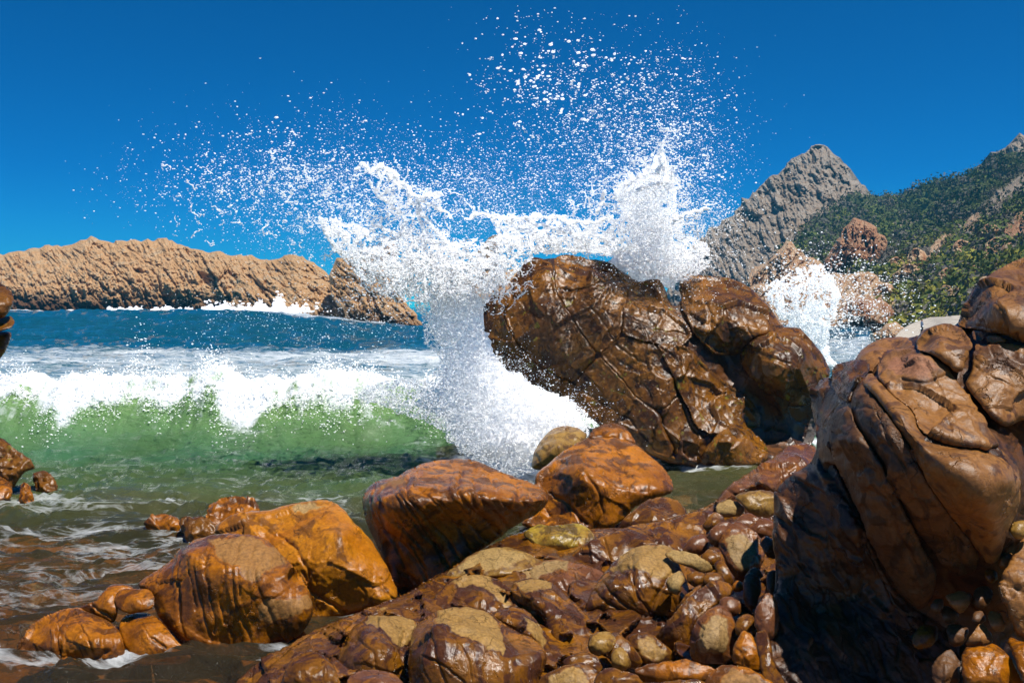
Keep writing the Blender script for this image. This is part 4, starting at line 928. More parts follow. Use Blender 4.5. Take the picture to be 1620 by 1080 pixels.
SM = [  # small and middling stones of the pile: label, outline, distance, material, patch
 ('round mustard pebble wedged at the foot of the sloping reddish slab', [(932, 1020), (936, 1006), (948, 999), (962, 1000), (971, 1010), (970, 1024), (958, 1034), (944, 1036), (934, 1030)], 7.3, OL, 0),
 ('wet brown block right of the round mustard pebble', [(962, 1004), (975, 1000), (992, 1012), (1010, 1035), (1016, 1048), (1000, 1056), (975, 1045), (958, 1036), (972, 1022)], 7.35, BR, 0),
 ('small mustard-topped stone below the round mustard pebble', [(966, 1040), (972, 1026), (984, 1024), (994, 1036), (998, 1052), (985, 1060), (970, 1055)], 7.1, OL, 0),
 ('smooth wedge-shaped stone with a grey-green dry face below the split dome', [(994, 1012), (1004, 1003), (1020, 1000), (1040, 1010), (1060, 1028), (1068, 1040), (1052, 1055), (1030, 1055), (1010, 1040)], 7.5, BR, 1),
 ('long angular brown slab leaning right beside the striped stone', [(1040, 1005), (1055, 985), (1072, 966), (1085, 950), (1105, 935), (1125, 924), (1140, 922), (1158, 932), (1150, 945), (1120, 965), (1100, 985), (1092, 1010), (1090, 1040), (1070, 1042), (1050, 1022)], 7.7, BR, 0),
 ('striped stone with a pale oval face, right part of the pile', [(1094, 1040), (1094, 1005), (1104, 982), (1120, 966), (1140, 958), (1156, 972), (1164, 1000), (1166, 1030), (1150, 1046), (1120, 1048)], 7.3, PU, 2),
 ('small brown stone left above the striped stone', [(1138, 962), (1142, 945), (1158, 942), (1172, 952), (1170, 970), (1158, 975)], 7.7, PU, 0),
 ('orange wedge stone right of the striped stone', [(1158, 1045), (1162, 1020), (1176, 998), (1190, 1005), (1200, 1030), (1204, 1062), (1185, 1056)], 7.0, OR, 0),
 ('small brown stone between the orange wedge and the dark cliff rock', [(1163, 1000), (1166, 980), (1180, 972), (1194, 978), (1196, 996), (1180, 1000), (1172, 1008)], 7.3, BR, 0),
 ('upright purple-brown stone leaning against the dark cliff rock', [(1194, 975), (1200, 955), (1214, 938), (1226, 950), (1232, 975), (1230, 1000), (1218, 1012), (1204, 1002), (1196, 990)], 7.1, PU, 0),
 ('curved wet rib of rock under the dark cliff rock', [(1196, 1005), (1212, 1000), (1220, 1020), (1225, 1050), (1240, 1075), (1250, 1110), (1220, 1110), (1205, 1065), (1200, 1035)], 6.6, BR, 0),
 ('egg-shaped brown stone beside the black hollow', [(1175, 925), (1180, 910), (1192, 906), (1202, 916), (1204, 935), (1196, 955), (1188, 966), (1178, 950)], 7.9, PU, 0),
 ('small brown stone above the egg-shaped one', [(1184, 906), (1190, 897), (1202, 900), (1208, 910), (1200, 916), (1190, 912)], 8.1, PU, 0),
 ('small oval stone right of the egg-shaped one, at the cliff foot', [(1212, 925), (1214, 908), (1224, 902), (1232, 910), (1234, 935), (1226, 945), (1216, 940)], 7.8, PU, 0),
 ('large rounded stone with an olive cap and a bright glint, upper right of the pile', [(1138, 862), (1140, 845), (1152, 832), (1168, 828), (1188, 838), (1204, 855), (1208, 875), (1200, 900), (1185, 915), (1170, 918), (1155, 905), (1148, 885)], 8.6, PU, 3),
 ('dark knuckle-shaped stone left of the olive-capped one', [(1120, 850), (1125, 834), (1142, 826), (1160, 828), (1150, 836), (1140, 848), (1138, 864), (1128, 862)], 8.8, PU, 0),
 ('smooth grey-brown stone at the end of the long smooth slab', [(1081, 872), (1086, 858), (1098, 848), (1112, 845), (1120, 855), (1122, 868), (1112, 876), (1095, 878)], 8.9, PU, 0),
 ('small brown stone in the crevice below the grey-brown one', [(1108, 880), (1120, 868), (1134, 872), (1140, 885), (1132, 895), (1118, 893)], 8.6, BR, 0),
 ('yellowish flat stone right of the pale-topped dome', [(1054, 880), (1060, 870), (1080, 872), (1104, 878), (1122, 890), (1126, 902), (1110, 905), (1090, 895), (1070, 890)], 8.5, OL, 4),
 ('cream square chip stuck to the right flank of the pale-topped dome', [(1054, 918), (1066, 908), (1078, 904), (1082, 915), (1078, 932), (1070, 940), (1058, 932)], 8.15, OL, 4),
 ('small wet brown stone below the yellowish flat one', [(1086, 910), (1098, 902), (1112, 906), (1116, 920), (1104, 928), (1090, 922)], 8.3, BR, 0),
 ('rough little stone against the upper side of the leaning slab', [(1112, 916), (1122, 905), (1138, 908), (1146, 922), (1130, 925), (1116, 926)], 8.2, BR, 0),
 ('tiny orange stone in the gap near the egg-shaped stone', [(1158, 925), (1166, 917), (1176, 922), (1174, 934), (1162, 935)], 8.1, OR, 0),
 ('brown stone filling the gap below the olive-capped stone', [(1128, 895), (1140, 885), (1152, 898), (1162, 915), (1156, 928), (1142, 920)], 8.3, BR, 0),
 ('narrow brown stone at the lower right foot of the pale-topped dome', [(1070, 960), (1082, 944), (1098, 930), (1110, 924), (1106, 936), (1088, 955), (1074, 972)], 8.0, BR, 0),
 ('lumpy dark stone just below the olive slab', [(1158, 838), (1164, 822), (1180, 812), (1196, 816), (1206, 828), (1196, 840), (1178, 838)], 9.2, PU, 0),
 ('crinkled glossy stone touching the dark cliff rock', [(1182, 838), (1196, 822), (1215, 820), (1226, 830), (1226, 846), (1208, 852), (1192, 848)], 9.0, PU, 0),
 ('flat olive slab below the purple rib, left piece', [(1132, 806), (1136, 796), (1152, 791), (1168, 794), (1178, 804), (1172, 814), (1150, 818), (1136, 816)], 9.9, OL, 4),
 ('flat olive slab below the purple rib, large piece', [(1164, 788), (1176, 779), (1200, 776), (1222, 780), (1230, 790), (1228, 812), (1210, 818), (1190, 812), (1178, 800)], 9.8, OL, 0),
 ('shiny small stone between the long slab and the olive slab', [(1112, 832), (1118, 818), (1130, 810), (1142, 814), (1146, 826), (1134, 832), (1120, 842)], 9.3, BR, 0),
 ('brown stone in the shade left of the dark cliff rock', [(1202, 856), (1212, 848), (1228, 856), (1236, 874), (1226, 884), (1212, 878)], 8.2, PU, 0),
 ('low wet brown stone along the bottom edge, centre', [(845, 1110), (852, 1078), (872, 1062), (898, 1052), (925, 1048), (945, 1065), (950, 1110)], 6.7, BR, 3),
 ('wet reddish stone at the bottom edge right of centre', [(940, 1110), (944, 1070), (962, 1055), (988, 1062), (1012, 1070), (1020, 1110)], 6.5, BR, 0),
 ('brown wedge filling the gap above the bottom-centre stone', [(888, 1050), (905, 1036), (928, 1032), (945, 1040), (952, 1058), (935, 1068), (910, 1056)], 7.1, BR, 0),
 ('flat glossy orange slab at the bottom edge, below the striped stone', [(1005, 1060), (1030, 1050), (1062, 1046), (1090, 1044), (1110, 1052), (1130, 1060), (1120, 1075), (1060, 1080), (1020, 1078)], 6.8, OR, 0),
 ('orange slab with a grey face at the bottom edge near the dark cliff rock', [(1115, 1110), (1122, 1070), (1145, 1052), (1180, 1056), (1208, 1070), (1230, 1090), (1240, 1110)], 6.2, OR, 3),
 ('brown block cut by the bottom edge between the two orange slabs', [(1015, 1110), (1022, 1082), (1060, 1078), (1105, 1074), (1120, 1085), (1118, 1110)], 6.2, BR, 0),
]
for lb, ol, d_, m_, pt in SM:
    A = np.array(ol, float); c_ = A.mean(0); A = c_ + (A - c_) * 1.09; ol = [tuple(q) for q in A]
    pch = []
    if pt: pch = [([tuple(c_ + (p - c_) * (0.62 if pt != 4 else 0.9) + np.array([0, -3 if pt != 2 else 0])) for p in A], 4)]
    boulder(lb, ol, d_, None, m=m_, patches=pch, name='stone' if np.ptp(A[:, 0]) < 60 else 'boulder', cat='stone' if np.ptp(A[:, 0]) < 60 else 'boulder', s=1.9, it=1, jag=2.5, c=4, poly=.5)
boulder('smooth purple-brown rib of rock crossing behind the pile towards the pool',
        [(1100, 815), (1118, 806), (1132, 792), (1146, 775), (1158, 764), (1170, 757), (1186, 748), (1202, 739), (1220, 725), (1238, 712), (1252, 703), (1268, 700), (1284, 702), (1294, 712), (1296, 735), (1280, 748), (1252, 760), (1236, 775), (1228, 786), (1200, 782), (1168, 790), (1140, 806), (1125, 820)],
        10.6, 1.2, m=PU, R=.25, T=.6, cracks=[([(1180, 752), (1195, 765), (1200, 780)], 1.6, .05), ([(1215, 730), (1235, 745), (1240, 765)], 1.6, .05), ([(1150, 775), (1168, 785)], 1.5, .04), ([(1190, 765), (1230, 755), (1262, 740)], 1.3, .03)])

# awash rocks at left and the stack at the left edge
wash = disp_rock(0.05, 2.5, 0.07, 4.0, 0.008, 18, seed=331, mid=0.02, ms=7)
boulder('golden wave-washed rock barely above the water, left of the golden-orange boulder', [(322, 812), (330, 798), (348, 788), (368, 783), (385, 786), (402, 794), (414, 805), (410, 816), (380, 822), (345, 822)], 13.6, .5, m=OR, R=.05, sink=22, jag=4, disp=wash, poly=0.5)
boulder('second small golden rock awash further left', [(226, 828), (238, 818), (258, 812), (276, 815), (288, 826), (280, 834), (250, 836)], 13.0, .3, m=OR, R=.04, sink=22, jag=4, disp=wash, poly=0.5)
boulder('low flat rock just under the water between the awash rocks', [(282, 822), (300, 814), (330, 820), (345, 832), (330, 842), (300, 838)], 12.7, .25, m=DK, R=.04, sink=26, jag=4, disp=wash)
boulder('upright striped brown rock at the left edge in the water', [(-60, 790), (-60, 690), (-10, 690), (8, 696), (20, 706), (32, 716), (44, 722), (54, 736), (56, 742), (40, 745), (30, 760), (10, 770), (0, 795)], 15.6, .8, m=DK, R=.06, disp=wash, sink=14,
        cracks=[([(-20, 720), (10, 722), (30, 712)], 1.5, .06), ([(-10, 740), (20, 742), (45, 728)], 1.5, .06)], poly=0.5)
boulder('dark round-backed rock right of the striped one at the left edge', [(50, 752), (56, 745), (66, 742), (78, 748), (90, 758), (92, 765), (76, 767), (58, 764)], 15.9, .35, m=DK, R=.04, sink=22, jag=4, disp=wash, poly=0.5)
boulder('small pointed brown rock in front of the striped one at the left edge', [(28, 784), (32, 768), (40, 762), (50, 770), (56, 786), (44, 792), (34, 790)], 15.0, .35, m=OR, R=.04, sink=22, jag=3, disp=wash, poly=0.5)
boulder('low orange-brown rock at the left edge beneath the striped one', [(-60, 800), (-60, 765), (0, 750), (16, 762), (22, 778), (16, 792), (0, 797)], 15.1, .4, m=OR, R=.12)
boulder('brown lichen-spotted top stone of the stack at the left edge', [(-70, 500), (-70, 450), (-20, 445), (2, 448), (12, 456), (20, 464), (22, 478), (18, 488), (8, 502), (-20, 512)], 12.0, .4, m=DK, R=.12, jag=1)
boulder('middle brown stone of the stack at the left edge', [(-60, 530), (-60, 505), (-10, 508), (8, 500), (18, 500), (24, 510), (18, 518), (4, 524), (-15, 530)], 12.0, .4, m=DK, R=.1, jag=1, poly=0.35)
boulder('tapering bottom stone of the stack at the left edge', [(-70, 640), (-70, 528), (-20, 526), (8, 524), (20, 526), (14, 545), (4, 562), (-12, 590), (-30, 640)], 12.0, .3, m=DK, R=.12, jag=1)
boulder('smaller dark rock carrying the stack, off the left edge', [(-140, 830), (-130, 620), (-60, 610), (-35, 640), (-45, 720), (-60, 820)], 12.2, .4, m=DK, R=.2, s=3)

# ---------- the rock face filling the right edge
D1 = 5.6
RC = [(1297, 603, 2.6), (1335, 573, 2.5), (1290, 660, 2.3), (1385, 540, 2.7), (1420, 533, 2.8), (1452, 545, 2.1), (1474, 517, 2.2), (1515, 508, 2.3), (1543, 454, 2.3), (1606, 413, 2.4), (1700, 400, 2.3),
      (1395, 575, 1.85), (1450, 560, 1.7), (1500, 590, 1.45), (1545, 640, 1.2), (1575, 700, .85), (1480, 650, 1.15), (1420, 610, 1.45), (1500, 700, .75), (1600, 560, 1.45), (1660, 600, 1.3), (1600, 670, 1.2), (1570, 480, 1.7), (1620, 480, 1.6), (1700, 500, 1.5),
      (1490, 535, 1.8), (1560, 590, 1.4), (1364, 605, 1.6), (1392, 640, 1.15), (1417, 674, .9), (1450, 700, .72), (1500, 730, .55), (1560, 735, .55), (1600, 760, .6), (1560, 800, .5), (1530, 800, .55), (1590, 840, .85), (1570, 880, 1.08), (1620, 740, 1.0),
      (1436, 710, .8), (1473, 775, .72), (1520, 840, 1.0), (1545, 890, 1.2), (1400, 740, .95), (1440, 820, 1.08), (1480, 880, 1.28), (1375, 705, 1.1), (1345, 650, 1.5),
      (1325, 700, 1.55), (1350, 780, 1.55), (1390, 850, 1.38), (1430, 930, 1.5), (1460, 960, 1.55), (1300, 720, 2.0), (1240, 765, 2.3), (1225, 830, 2.1), (1232, 900, 1.95), (1222, 1000, 1.5), (1210, 1100, 1.15),
      (1290, 850, 1.9), (1330, 950, 1.9), (1290, 1000, 1.6), (1380, 1000, 1.6), (1400, 1100, 1.2), (1500, 1000, 1.55), (1550, 1100, 1.3), (1480, 1080, 1.3), (1300, 1100, 1.2), (1700, 700, 1.4), (1700, 900, 1.55), (1620, 950, 1.45), (1700, 1100, 1.6), (1510, 940, 1.45), (1640, 820, 1.3)]
RC = [(x, y, D1 + z) for x, y, z in RC]
rr = disp_rock(0.03, 1.3, 0.034, 1.7, 0.0025, 26, seed=401, mid=0.012, ms=6, joint=[((.85, .1, .5), .33, .012, -.15)])
rslab = disp_rock(0.03, 1.6, 0.02, 3.0, 0.003, 26, seed=411, mid=0.014, ms=6, joint=[((.8, 0, .5), .10, .02, .0)])
def splinter(V, X, Y):
    a = math.radians(-28); u = X * math.cos(a) - Y * math.sin(a) * -1; v = X * math.sin(a) * -1 + Y * math.cos(a)
    u = X * 0.85 - Y * 0.53; v = X * 0.53 + Y * 0.85
    wv = 8 * fbm(np.c_[X / 40, Y / 40, np.full(len(X), 1.)], 3, 5)
    f1, f2, cid, cc = worley(np.c_[(u + wv) / 26, v / 90, np.full(len(X), .5)], 423)
    g1 = _G[cid]; r = 0.035 * g1[:, 0] + 0.05 * f1 ** 2 - 0.02 * np.exp(-((f2 - f1) / .09) ** 2)
    f1, f2, cid, cc = worley(np.c_[(u + wv) / 12, v / 45, np.full(len(X), 1.5)], 424)
    r = r + 0.008 * _G[cid][:, 1] - 0.005 * np.exp(-((f2 - f1) / .1) ** 2)
    return r + 0.05 * fbm(V * 2, 3, 425) + .004 * fbm(V * 25, 2, 426)
blk = [
    dict(o=[(1515, 512), (1521, 491), (1531, 472), (1543, 454), (1558, 440), (1575, 428), (1590, 419), (1606, 413), (1620, 406), (1720, 390), (1720, 548), (1620, 544), (1600, 535), (1594, 531), (1575, 527), (1553, 523), (1530, 520), (1518, 518)], R=.12, off=-.05,
         cracks=[([(1588, 480), (1592, 505), (1598, 530)], 1.5, .02), ([(1557, 478), (1562, 490)], 2.5, .04), ([(1607, 425), (1612, 445), (1625, 460)], 1.6, .03)], label='top corner block of the rock face'),
    dict(o=[(1449, 542), (1455, 526), (1464, 520), (1474, 517), (1499, 510), (1524, 520), (1537, 539), (1538, 551), (1527, 564), (1524, 586), (1512, 590), (1493, 572), (1468, 557), (1452, 554)], R=.07, off=-.12, cracks=[([(1480, 538), (1510, 540), (1530, 548)], 1.2, .015)]),
    dict(o=[(1543, 542), (1562, 546), (1590, 542), (1620, 547), (1720, 550), (1720, 700), (1650, 680), (1620, 661), (1594, 676), (1572, 666), (1553, 641), (1526, 608), (1537, 589), (1540, 567)], R=.08, off=-.08,
         cracks=[([(1545, 582), (1575, 605), (1600, 615)], 1.5, .025), ([(1565, 545), (1573, 570)], 1.2, .02), ([(1618, 600), (1640, 640)], 1.3, .02)]),
    dict(o=[(1386, 582), (1395, 565), (1417, 550), (1449, 552), (1474, 564), (1496, 579), (1512, 602), (1537, 633), (1556, 661), (1562, 680), (1578, 699), (1579, 706), (1562, 711), (1521, 706), (1487, 699), (1455, 681), (1446, 653), (1417, 628), (1392, 603)], R=.05,
         cracks=[([(1430, 605), (1465, 607), (1495, 597)], 1.6, .025), ([(1500, 682), (1525, 670), (1545, 660)], 1.4, .02), ([(1450, 640), (1480, 660), (1510, 690)], 1.0, .01)], patches=[([(1400, 570), (1440, 560), (1480, 580), (1470, 600), (1420, 600)], 12)], label='flat pinkish-brown face'),
    dict(o=[(1362, 604), (1376, 588), (1392, 602), (1417, 627), (1446, 652), (1455, 680), (1487, 698), (1521, 706), (1562, 711), (1580, 706), (1600, 722), (1612, 740), (1615, 765), (1612, 803), (1592, 845), (1580, 885), (1566, 893), (1548, 872), (1520, 835), (1497, 808), (1473, 770), (1453, 733), (1436, 700), (1417, 675), (1395, 640), (1376, 618)],
         R=.16, off=-.06, cracks=[([(1435, 690), (1455, 720), (1490, 770), (1520, 805)], 1.4, .02), ([(1560, 730), (1590, 745), (1605, 770)], 1.0, .01)], disp=disp_rock(0.045, 1.8, 0.008, 2.4, 0.002, 26, seed=405, mid=0.01), label='smooth S-curved lobe, lit along its crest'),
    dict(o=[(1362, 604), (1376, 618), (1395, 640), (1417, 675), (1436, 700), (1453, 733), (1473, 770), (1497, 808), (1520, 835), (1540, 858), (1550, 882), (1545, 902), (1522, 912), (1500, 902), (1475, 870), (1450, 840), (1430, 805), (1415, 775), (1395, 735), (1375, 705), (1352, 670), (1346, 640), (1350, 615)],
         m=SL, R=.09, off=.02, disp=rslab, cracks=[([(1385, 650), (1410, 700), (1440, 760), (1470, 820)], 1.5, .03)]),
    dict(o=[(1345, 640), (1352, 670), (1375, 705), (1395, 735), (1415, 775), (1430, 805), (1446, 836), (1462, 870), (1478, 895), (1481, 925), (1472, 948), (1452, 966), (1420, 932), (1385, 872), (1368, 830), (1340, 770), (1320, 732), (1310, 690), (1322, 650)],
         m=SL, R=.10, off=-.06, disp=rslab, cracks=[([(1345, 740), (1372, 772), (1400, 790)], 1.5, .03), ([(1330, 690), (1360, 720), (1385, 740), (1400, 775), (1415, 800)], 1.3, .025)]),
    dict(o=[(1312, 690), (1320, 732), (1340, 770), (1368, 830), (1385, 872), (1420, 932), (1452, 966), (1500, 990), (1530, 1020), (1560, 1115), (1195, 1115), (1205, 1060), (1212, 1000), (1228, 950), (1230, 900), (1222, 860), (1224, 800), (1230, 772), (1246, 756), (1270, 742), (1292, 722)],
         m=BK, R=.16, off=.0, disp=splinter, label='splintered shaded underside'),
    dict(o=[(1287, 665), (1284, 640), (1285, 620), (1297, 603), (1305, 595), (1318, 598), (1330, 622), (1346, 640), (1325, 655), (1316, 680), (1310, 700), (1296, 692)], m=DK, R=.12, off=.1),
    dict(o=[(1314, 602), (1316, 584), (1324, 576), (1335, 572), (1350, 569), (1368, 567), (1380, 580), (1364, 603), (1352, 614), (1344, 640), (1324, 626)], m=DK, R=.1, cracks=[([(1332, 575), (1330, 600), (1336, 625)], 2, .05), ([(1350, 570), (1352, 600)], 1.6, .04)]),
    dict(o=[(1350, 572), (1360, 556), (1376, 543), (1395, 536), (1420, 532), (1440, 534), (1452, 548), (1440, 556), (1417, 552), (1395, 568), (1376, 592)], R=.12, off=.05, label='reddish rounded block at the top left'),
    dict(o=[(1537, 522), (1556, 524), (1557, 538), (1545, 541), (1538, 535)], R=.03, it=1),
    dict(o=[(1559, 529), (1580, 531), (1594, 538), (1588, 543), (1562, 543)], R=.03, it=1),
]
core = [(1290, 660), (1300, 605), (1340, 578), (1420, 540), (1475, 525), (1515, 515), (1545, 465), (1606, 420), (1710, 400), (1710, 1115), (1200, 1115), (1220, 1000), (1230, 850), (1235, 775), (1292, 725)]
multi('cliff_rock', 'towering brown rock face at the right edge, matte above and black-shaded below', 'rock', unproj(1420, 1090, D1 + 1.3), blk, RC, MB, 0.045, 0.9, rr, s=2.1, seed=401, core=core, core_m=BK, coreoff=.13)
for lb, ol, d_, m_ in (
    ('small pale yellow stone lodged at the right edge of the picture', [(1598, 837), (1602, 826), (1612, 821), (1624, 822), (1632, 834), (1628, 848), (1614, 854), (1602, 850)], 6.60, OL),
    ('small grey-brown stone jammed under the smooth lobe', [(1578, 890), (1585, 875), (1600, 873), (1604, 880), (1598, 898), (1586, 903)], 6.70, MB),
    ('pale wedge-shaped stone jammed below the cliff rock', [(1493, 942), (1505, 937), (1522, 934), (1538, 938), (1534, 957), (1522, 971), (1507, 961)], 6.65, MB),
    ('brown angular stone just under the pale wedge', [(1488, 958), (1502, 958), (1520, 972), (1510, 985), (1492, 986)], 6.75, SL),
    ('rounded stone wedged left of the big right-hand block', [(1560, 975), (1567, 964), (1583, 970), (1593, 988), (1588, 999), (1572, 998)], 6.45, MB),
    ('grey-brown triangular stone above the amber block', [(1525, 1022), (1540, 1000), (1553, 982), (1566, 998), (1574, 1015), (1550, 1022)], 6.45, MB),
    ('big cracked grey-brown block at the right edge', [(1578, 925), (1590, 905), (1600, 880), (1612, 860), (1626, 845), (1720, 845), (1720, 1025), (1640, 1020), (1606, 1002), (1592, 962)], 6.35, MB),
    ('amber block in half shade at the lower right corner', [(1523, 1025), (1550, 1022), (1574, 1016), (1597, 1037), (1615, 1070), (1635, 1115), (1530, 1115), (1520, 1060)], 6.15, OR),
    ('narrow orange block in the lower right corner', [(1590, 1004), (1625, 1018), (1720, 1030), (1720, 1115), (1640, 1115), (1612, 1060)], 6.05, OR),
    ('brown stub of rock under the triangular stone', [(1495, 990), (1515, 985), (1535, 995), (1524, 1020), (1505, 1025)], 6.65, SL),
    ('dark stone in the crevice right of the pale wedge', [(1536, 950), (1544, 930), (1560, 924), (1572, 936), (1566, 956), (1548, 966)], 6.7, SL),
    ('small brown stone under the pale wedge, in the crevice', [(1536, 985), (1540, 968), (1554, 964), (1560, 978), (1552, 990)], 6.6, SL),
    ('chip of brown stone beside the grey-brown one below the lobe', [(1556, 912), (1562, 898), (1576, 902), (1580, 916), (1568, 924)], 6.7, BR),
    ('small stone in the dark left of the pale wedge', [(1470, 960), (1478, 946), (1492, 946), (1494, 962), (1482, 972)], 6.75, SL),
    ('wet brown shard at the foot of the shaded face', [(1440, 1010), (1456, 988), (1478, 986), (1486, 1006), (1470, 1026), (1450, 1028)], 6.7, BR),
    ('long dark shard below the wet brown one', [(1470, 1060), (1486, 1030), (1508, 1026), (1520, 1050), (1516, 1090), (1486, 1100)], 6.35, SL)):
    boulder(lb, ol, d_, m=m_, name='stone', cat='stone', s=2.0, it=1, jag=2, poly=.45)

# ---------- the rocky bed under the pile
gz = lambda x, y: np.interp(y, [740, 800, 860, 900, 960, 1020, 1110], [11.4, 10.6, 9.9, 9.2, 8.3, 7.6, 6.8])
def cob(V, X, Y):
    f1, f2, c_, cc = worley(np.c_[(X + .5 * Y) / 44, (Y - .3 * X) / 24, np.full(len(X), .5)] + .25 * np.c_[fbm(np.c_[X / 30, Y / 30, X * 0], 2, 503), fbm(np.c_[X / 30, Y / 30, X * 0 + 4], 2, 504), X * 0], 501)
    return 0.16 * f1 ** 2 + 0.10 * _G[c_][:, 0] + 0.22 * ((X + .5 * Y) / 44 - cc[:, 0]) * _G[c_][:, 1] - 0.05 * np.exp(-((f2 - f1) / .05) ** 2) + 0.015 * fbm(V * 6, 3, 502) - .05
bed = [(470, 1015), (560, 970), (640, 940), (700, 905), (760, 870), (830, 835), (900, 835), (990, 835), (1060, 820), (1120, 800), (1180, 765), (1240, 745), (1320, 760), (1380, 900), (1560, 1000), (1650, 1115), (380, 1115), (420, 1060)]
me = relief(bed, lambda X, Y: gz(X, Y) + 0.14, R=.2, T=.5, s=3.0, disp=cob, jag=2, it=1, view=True)
place('rocky_shore', me, BR, unproj(900, 1080, 7.2), kind='structure')

# submerged bed of rock seen through the shallow water
gx_, gy_ = np.meshgrid(np.linspace(-7.5, 5.5, 200), np.linspace(5.0, 17.0, 190))
P_ = np.c_[gx_.ravel(), gy_.ravel(), np.zeros(gx_.size)]
f1, f2, c_, cc = worley(P_ * 0.9 + .3 * np.stack([fbm(P_, 2, 511), fbm(P_, 2, 512), P_[:, 2]], 1), 513)
P_[:, 2] = -0.38 + 0.26 * _G[c_][:, 0] + 0.30 * (1 - f1) ** 2 + 0.10 * fbm(P_ * 2.2, 3, 514)
P_[:, 2] = np.minimum(P_[:, 2], -0.07) - 1.2 * sstep(13.0, 17, P_[:, 1]) * (P_[:, 0] < 2)
ix_ = np.arange(gx_.size).reshape(gx_.shape)
me = mesh_np('submerged', P_, quads=np.stack([ix_[:-1, :-1], ix_[:-1, 1:], ix_[1:, 1:], ix_[1:, :-1]], -1).reshape(-1, 4))
link('submerged_rock_bed', me, OR, kind='structure')

# ================================================================== SPRAY AND FOAM
m, t, b, o = mat('white_water')
t.nodes.remove(b)
df = N(t, 'BsdfDiffuse'); df.inputs[0].default_value = (0.69, 0.69, 0.69, 1)
tr = N(t, 'BsdfTranslucent'); tr.inputs[0].default_value = (0.60, 0.60, 0.60, 1)
ms = N(t, 'AddShader')
t.links.new(df.outputs[0], ms.inputs[0]); t.links.new(tr.outputs[0], ms.inputs[1]); t.links.new(ms.outputs[0], o.inputs[0])
WW = m
OCT_V = np.array([(1, 0, 0), (-1, 0, 0), (0, 1, 0), (0, -1, 0), (0, 0, 1), (0, 0, -1)], float)
OCT_F = np.array([(0, 2, 4), (2, 1, 4), (1, 3, 4), (3, 0, 4), (2, 0, 5), (1, 2, 5), (3, 1, 5), (0, 3, 5)])
_p = (1 + 5 ** .5) / 2
ICO_V = np.array([(-1, _p, 0), (1, _p, 0), (-1, -_p, 0), (1, -_p, 0), (0, -1, _p), (0, 1, _p), (0, -1, -_p), (0, 1, -_p), (_p, 0, -1), (_p, 0, 1), (-_p, 0, -1), (-_p, 0, 1)]) / math.hypot(1, _p)
ICO_F = np.array([(0, 11, 5), (0, 5, 1), (0, 1, 7), (0, 7, 10), (0, 10, 11), (1, 5, 9), (5, 11, 4), (11, 10, 2), (10, 7, 6), (7, 1, 8), (3, 9, 4), (3, 4, 2), (3, 2, 6), (3, 6, 8), (3, 8, 9), (4, 9, 5), (2, 4, 11), (6, 2, 10), (8, 6, 7), (9, 8, 1)])
TET_V = np.array([(1, 1, 1), (-1, -1, 1), (-1, 1, -1), (1, -1, -1)], float) / 1.15
TET_F = np.array([(0, 1, 3), (0, 2, 1), (0, 3, 2), (1, 2, 3)])

def drops(name, label, x, y, d, rpx, cat='spray', seed=0):
    """droplets at photo positions x, y with distances d and radii rpx (photo pixels at that distance)"""
    r = np.random.default_rng(seed)
    big = rpx > 1.75; tiny = rpx < 1.0; Vs, Fs, off = [], [], 0
    for sel, BV, BF in ((big, ICO_V, ICO_F), (~big & ~tiny, OCT_V, OCT_F), (tiny, TET_V, TET_F)):
        if not sel.any(): continue
        C = unproj(x[sel], y[sel], d[sel]); R_ = rpx[sel] * d[sel] / F; n = len(C)
        st = np.stack([r.uniform(0.9, 1.9, n), r.uniform(0.65, 1.05, n), r.uniform(0.65, 1.05, n)], -1)[:, None]
        q = r.normal(size=(n, 3, 3)); q, _ = np.linalg.qr(q)
        B = np.einsum('nij,kj->nki', q, BV) * st * R_[:, None, None] + C[:, None]
        Vs.append(B.reshape(-1, 3)); Fs.append((BF[None] + (np.arange(n) * len(BV))[:, None, None]).reshape(-1, 3) + off); off += n * len(BV)
    V = np.concatenate(Vs); Fc = np.concatenate(Fs)
    base = V.mean(0)
    me = mesh_np(name, V, faces3=Fc)
    return place(name, me, WW, base, label=label, cat=cat, kind='stuff')

def fill(poly, n, seed, web=None, thr=0.0, edge=0.0, z=1.0):
    """random positions in a polygon, thinned by a ridged network so that they form threads"""
    r = np.random.default_rng(seed); A = np.array(poly, float); xs, ys = [], []
    got = 0
    for _ in range(40):
        x = r.uniform(A[:, 0].min(), A[:, 0].max(), n * 2); y = r.uniform(A[:, 1].min(), A[:, 1].max(), n * 2)
        k = inside(x + 7 * fbm(np.c_[x / 20, y / 20, np.full(len(x), seed * .37)], 3, 9), y + 7 * fbm(np.c_[x / 20, y / 20, np.full(len(x), seed * .37 + 5)], 3, 9), poly); x, y = x[k], y[k]
        if web:
            q = np.c_[x / web, y / web, np.full(len(x), seed * 1.0)]
            q = q + 0.35 * np.stack([fbm(q * .7, 2, 3), fbm(q * .7, 2, 4), np.zeros(len(x))], 1)
            v = 1 - 3.2 * np.abs(perlin(q, seed)); v = np.maximum(v, 1 - 3.2 * np.abs(perlin(q * 2.1 + 4, seed + 1)) - .15)
            k = r.uniform(size=len(x)) < np.clip((v - thr) * 3, 0.02, 1); x, y = x[k], y[k]
        xs.append(x); ys.append(y); got += len(x)
        if got >= n: break
    return np.concatenate(xs)[:n], np.concatenate(ys)[:n]

